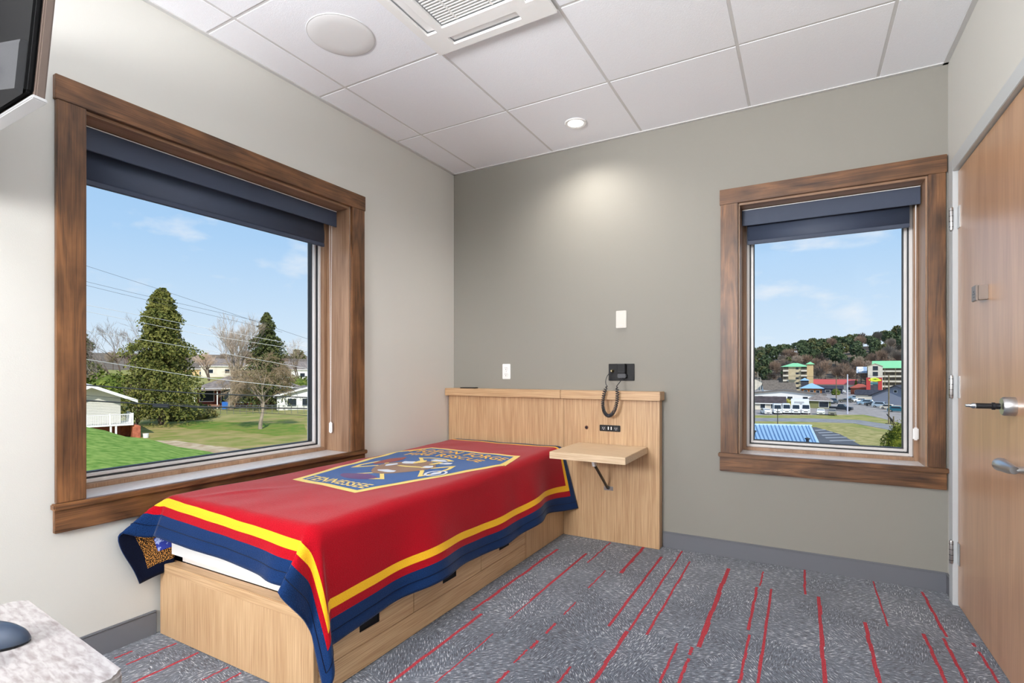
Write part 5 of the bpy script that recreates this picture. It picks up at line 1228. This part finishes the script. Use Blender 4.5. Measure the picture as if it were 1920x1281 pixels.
# trailer behind the vans
L = Local(gp(1500, 772, GR)); r = thing('white_trailer', 'large white box trailer parked behind the vans', 'trailer', L.p)
m = MB(); lbox(m, L, -2.2, 2.2, 0, 2.3, .6, 3.5); obj('box', m, CW, r); m = MB(); lbox(m, L, -1.4, 1.0, -.04, -.001, 2.0, 2.8); obj('side_panel', m, mat('grey_panel', col(180, 182, 184), .5), r)
for u in (-1.5, 1.5): c_ = L(u, .3, .45); m = MB(); m.lathe([(0, -.12), (.42, -.1), (.42, .1), (0, .12)], c_, 'y', 14); obj('wheel', m, M['black'], r)
for px, py, w, h, lb in ((1587-20, 741, 3.5, 3.0, 'rounded street tree below the red roof'), (1582, 734, 4.5, 4.6, 'bushy street tree in front of the red-roofed building'), (1605, 736, 1.6, 6.5, 'narrow dark columnar tree beyond the lot'), (1660, 735, 4, 3, 'dark shrub between the sign and the wooden pole')):
    bush('street_tree', lb, gp(px, py, GR), w/2, h, int(px), 420, .35, GB, 'tree')
bush('yellow_shrub', 'yellowish shrub behind the white vans', gp(1476, 765, GR), 1.6, 2.8, 77, 600, .25, leafmat('yellow_green_leaves', col(176, 164, 90), col(140, 140, 70), 1))

# ---------------------------------------------------------------- wooded hill
rnd = random.Random(99)
def crown_proto(kind, m_):
    bm = bmesh.new()
    if kind == 'pine':
        for _ in range(420):
            a = rnd.random()*6.28; c = rnd.uniform(-.9, 1); s_ = math.sqrt(1-c*c); q = rnd.uniform(.7, 1.05)
            p = Vector((4.6*q*s_*math.cos(a), 4.6*q*s_*math.sin(a), 8.0+5.4*q*c)); n_ = Vector((rnd.uniform(-1, 1), rnd.uniform(-1, 1), rnd.uniform(-1, 1))).normalized(); t_ = n_.orthogonal().normalized(); w_ = n_.cross(t_); z = rnd.uniform(.6, 1.3)
            bm.faces.new([bm.verts.new(p+t_*z), bm.verts.new(p+w_*z*.7), bm.verts.new(p-t_*z), bm.verts.new(p-w_*z*.7)])
    else:
        for _ in range(620):
            a = rnd.random()*6.28; c = rnd.uniform(-.8, 1); s_ = math.sqrt(1-c*c); q = rnd.uniform(.25, 1.05)
            p = Vector((4.9*q*s_*math.cos(a), 4.9*q*s_*math.sin(a), 8.4+4.8*q*c)); d = (p-Vector((0, 0, 4.5))).normalized(); w_ = d.orthogonal().normalized(); z = rnd.uniform(.8, 1.7)
            bm.faces.new([bm.verts.new(p-d*z), bm.verts.new(p+w_*.16), bm.verts.new(p+d*z), bm.verts.new(p-w_*.16)])
    fo = bpy.data.meshes.new('crown'); bm.to_mesh(fo); bm.free(); fo.materials.append(m_)
    t = MB(); t.tube([(0, 0, -1), (0, 0, 8)], [.3, .15], 5); me = bpy.data.meshes.new('trunk'); t.bm.to_mesh(me); t.bm.free(); me.materials.append(BARK); return fo, me
kinds = [('pine', 'dark green pine crown among the trees of the wooded hill', crown_proto('pine', leafmat('far_pine_green', col(62, 80, 56), col(94, 106, 74), .25))),
         ('pine', 'olive green tree among the trees of the wooded hill', crown_proto('pine', leafmat('far_olive_green', col(84, 92, 58), col(112, 110, 74), .25))),
         ('bare', 'bare brownish tree among the trees of the wooded hill', crown_proto('bare', mat('far_brown_twigs', col(128, 108, 94), .95, spec=.1))),
         ('bare', 'bare greyish tree among the trees of the wooded hill', crown_proto('bare', mat('far_grey_twigs', col(146, 132, 118), .95, spec=.1)))]
roots = {}
def far_tree(k_, x, y, s_, rz, az=None, rr=0):
    z = hgt(x, y)
    if k_ not in roots:
        kd, lb, (fo, me) = kinds[k_]; r = thing('hill_tree', lb, 'tree', (x, y, z)); 
        a = bpy.data.objects.new('crown', fo); C.objects.link(a); a.parent = r; b_ = bpy.data.objects.new('trunk', me); C.objects.link(b_); b_.parent = r; roots[k_] = r
    else: r = copy_tree(roots[k_])
    lb0 = ('dark green pine', 'olive green tree', 'bare brownish tree', 'bare greyish tree')[k_]
    if az is None: lb = lb0+' on the slope behind the yard, in the large window'
    else:
        side = 'leftmost' if az < -2.6 else 'middle left' if az < .4 else 'middle right' if az < 3.6 else 'rightmost'
        lv = 'foot' if rr < 450 else 'lower slope' if rr < 510 else 'upper slope' if rr < 575 else 'crest'
        lb = lb0+' at the '+lv+' of the wooded hill, '+side+' quarter'
    r['label'] = lb; r['group'] = lb.replace(' pine', ' pines').replace(' tree ', ' trees ')
    r.location = (x, y, z); r.scale = (s_, s_, s_*rnd.uniform(.9, 1.15)); r.rotation_euler = (0, 0, rz)
placed = []
for k0 in range(2600):
    az = rnd.uniform(-9.5, 13.5); rr = 402+238*rnd.random()**.85
    x, y = CAM.x+rr*math.sin(R(az)), CAM.y+rr*math.cos(R(az))
    if any((x-a)**2+(y-b_)**2 < 62 for a, b_ in placed): continue
    placed.append((x, y))
    if len(placed) > 296: break
    g_ = mnoise.noise(Vector((az*.35, rr*.012, 3)))+.25*sst(430, 600, rr)+(-.12 if az < -3.5 else .0)
    k_ = (0 if rnd.random() < .75 else 1) if g_ > .0 else (2 if rnd.random() < .6 else 3)
    if rnd.random() < .14: k_ = rnd.choice([0, 1, 2, 3])
    far_tree(k_, x, y, rnd.uniform(.72, .95), rnd.random()*6.28, az, rr)
# trees along the slope behind the yard
hh = [o.location for o in C.objects if o.name.startswith('hillside_house')]
for i in range(34):
    az = rnd.uniform(-72, -48); rr = rnd.uniform(230, 520)
    if any((Vector((CAM.x+rr*math.sin(R(az)), CAM.y+rr*math.cos(R(az)), h_.z))-h_).length < 22 for h_ in hh): continue
    far_tree(rnd.choice([2, 3, 3, 2, 1]), CAM.x+rr*math.sin(R(az)), CAM.y+rr*math.cos(R(az)), rnd.uniform(.6, .9), rnd.random()*6)
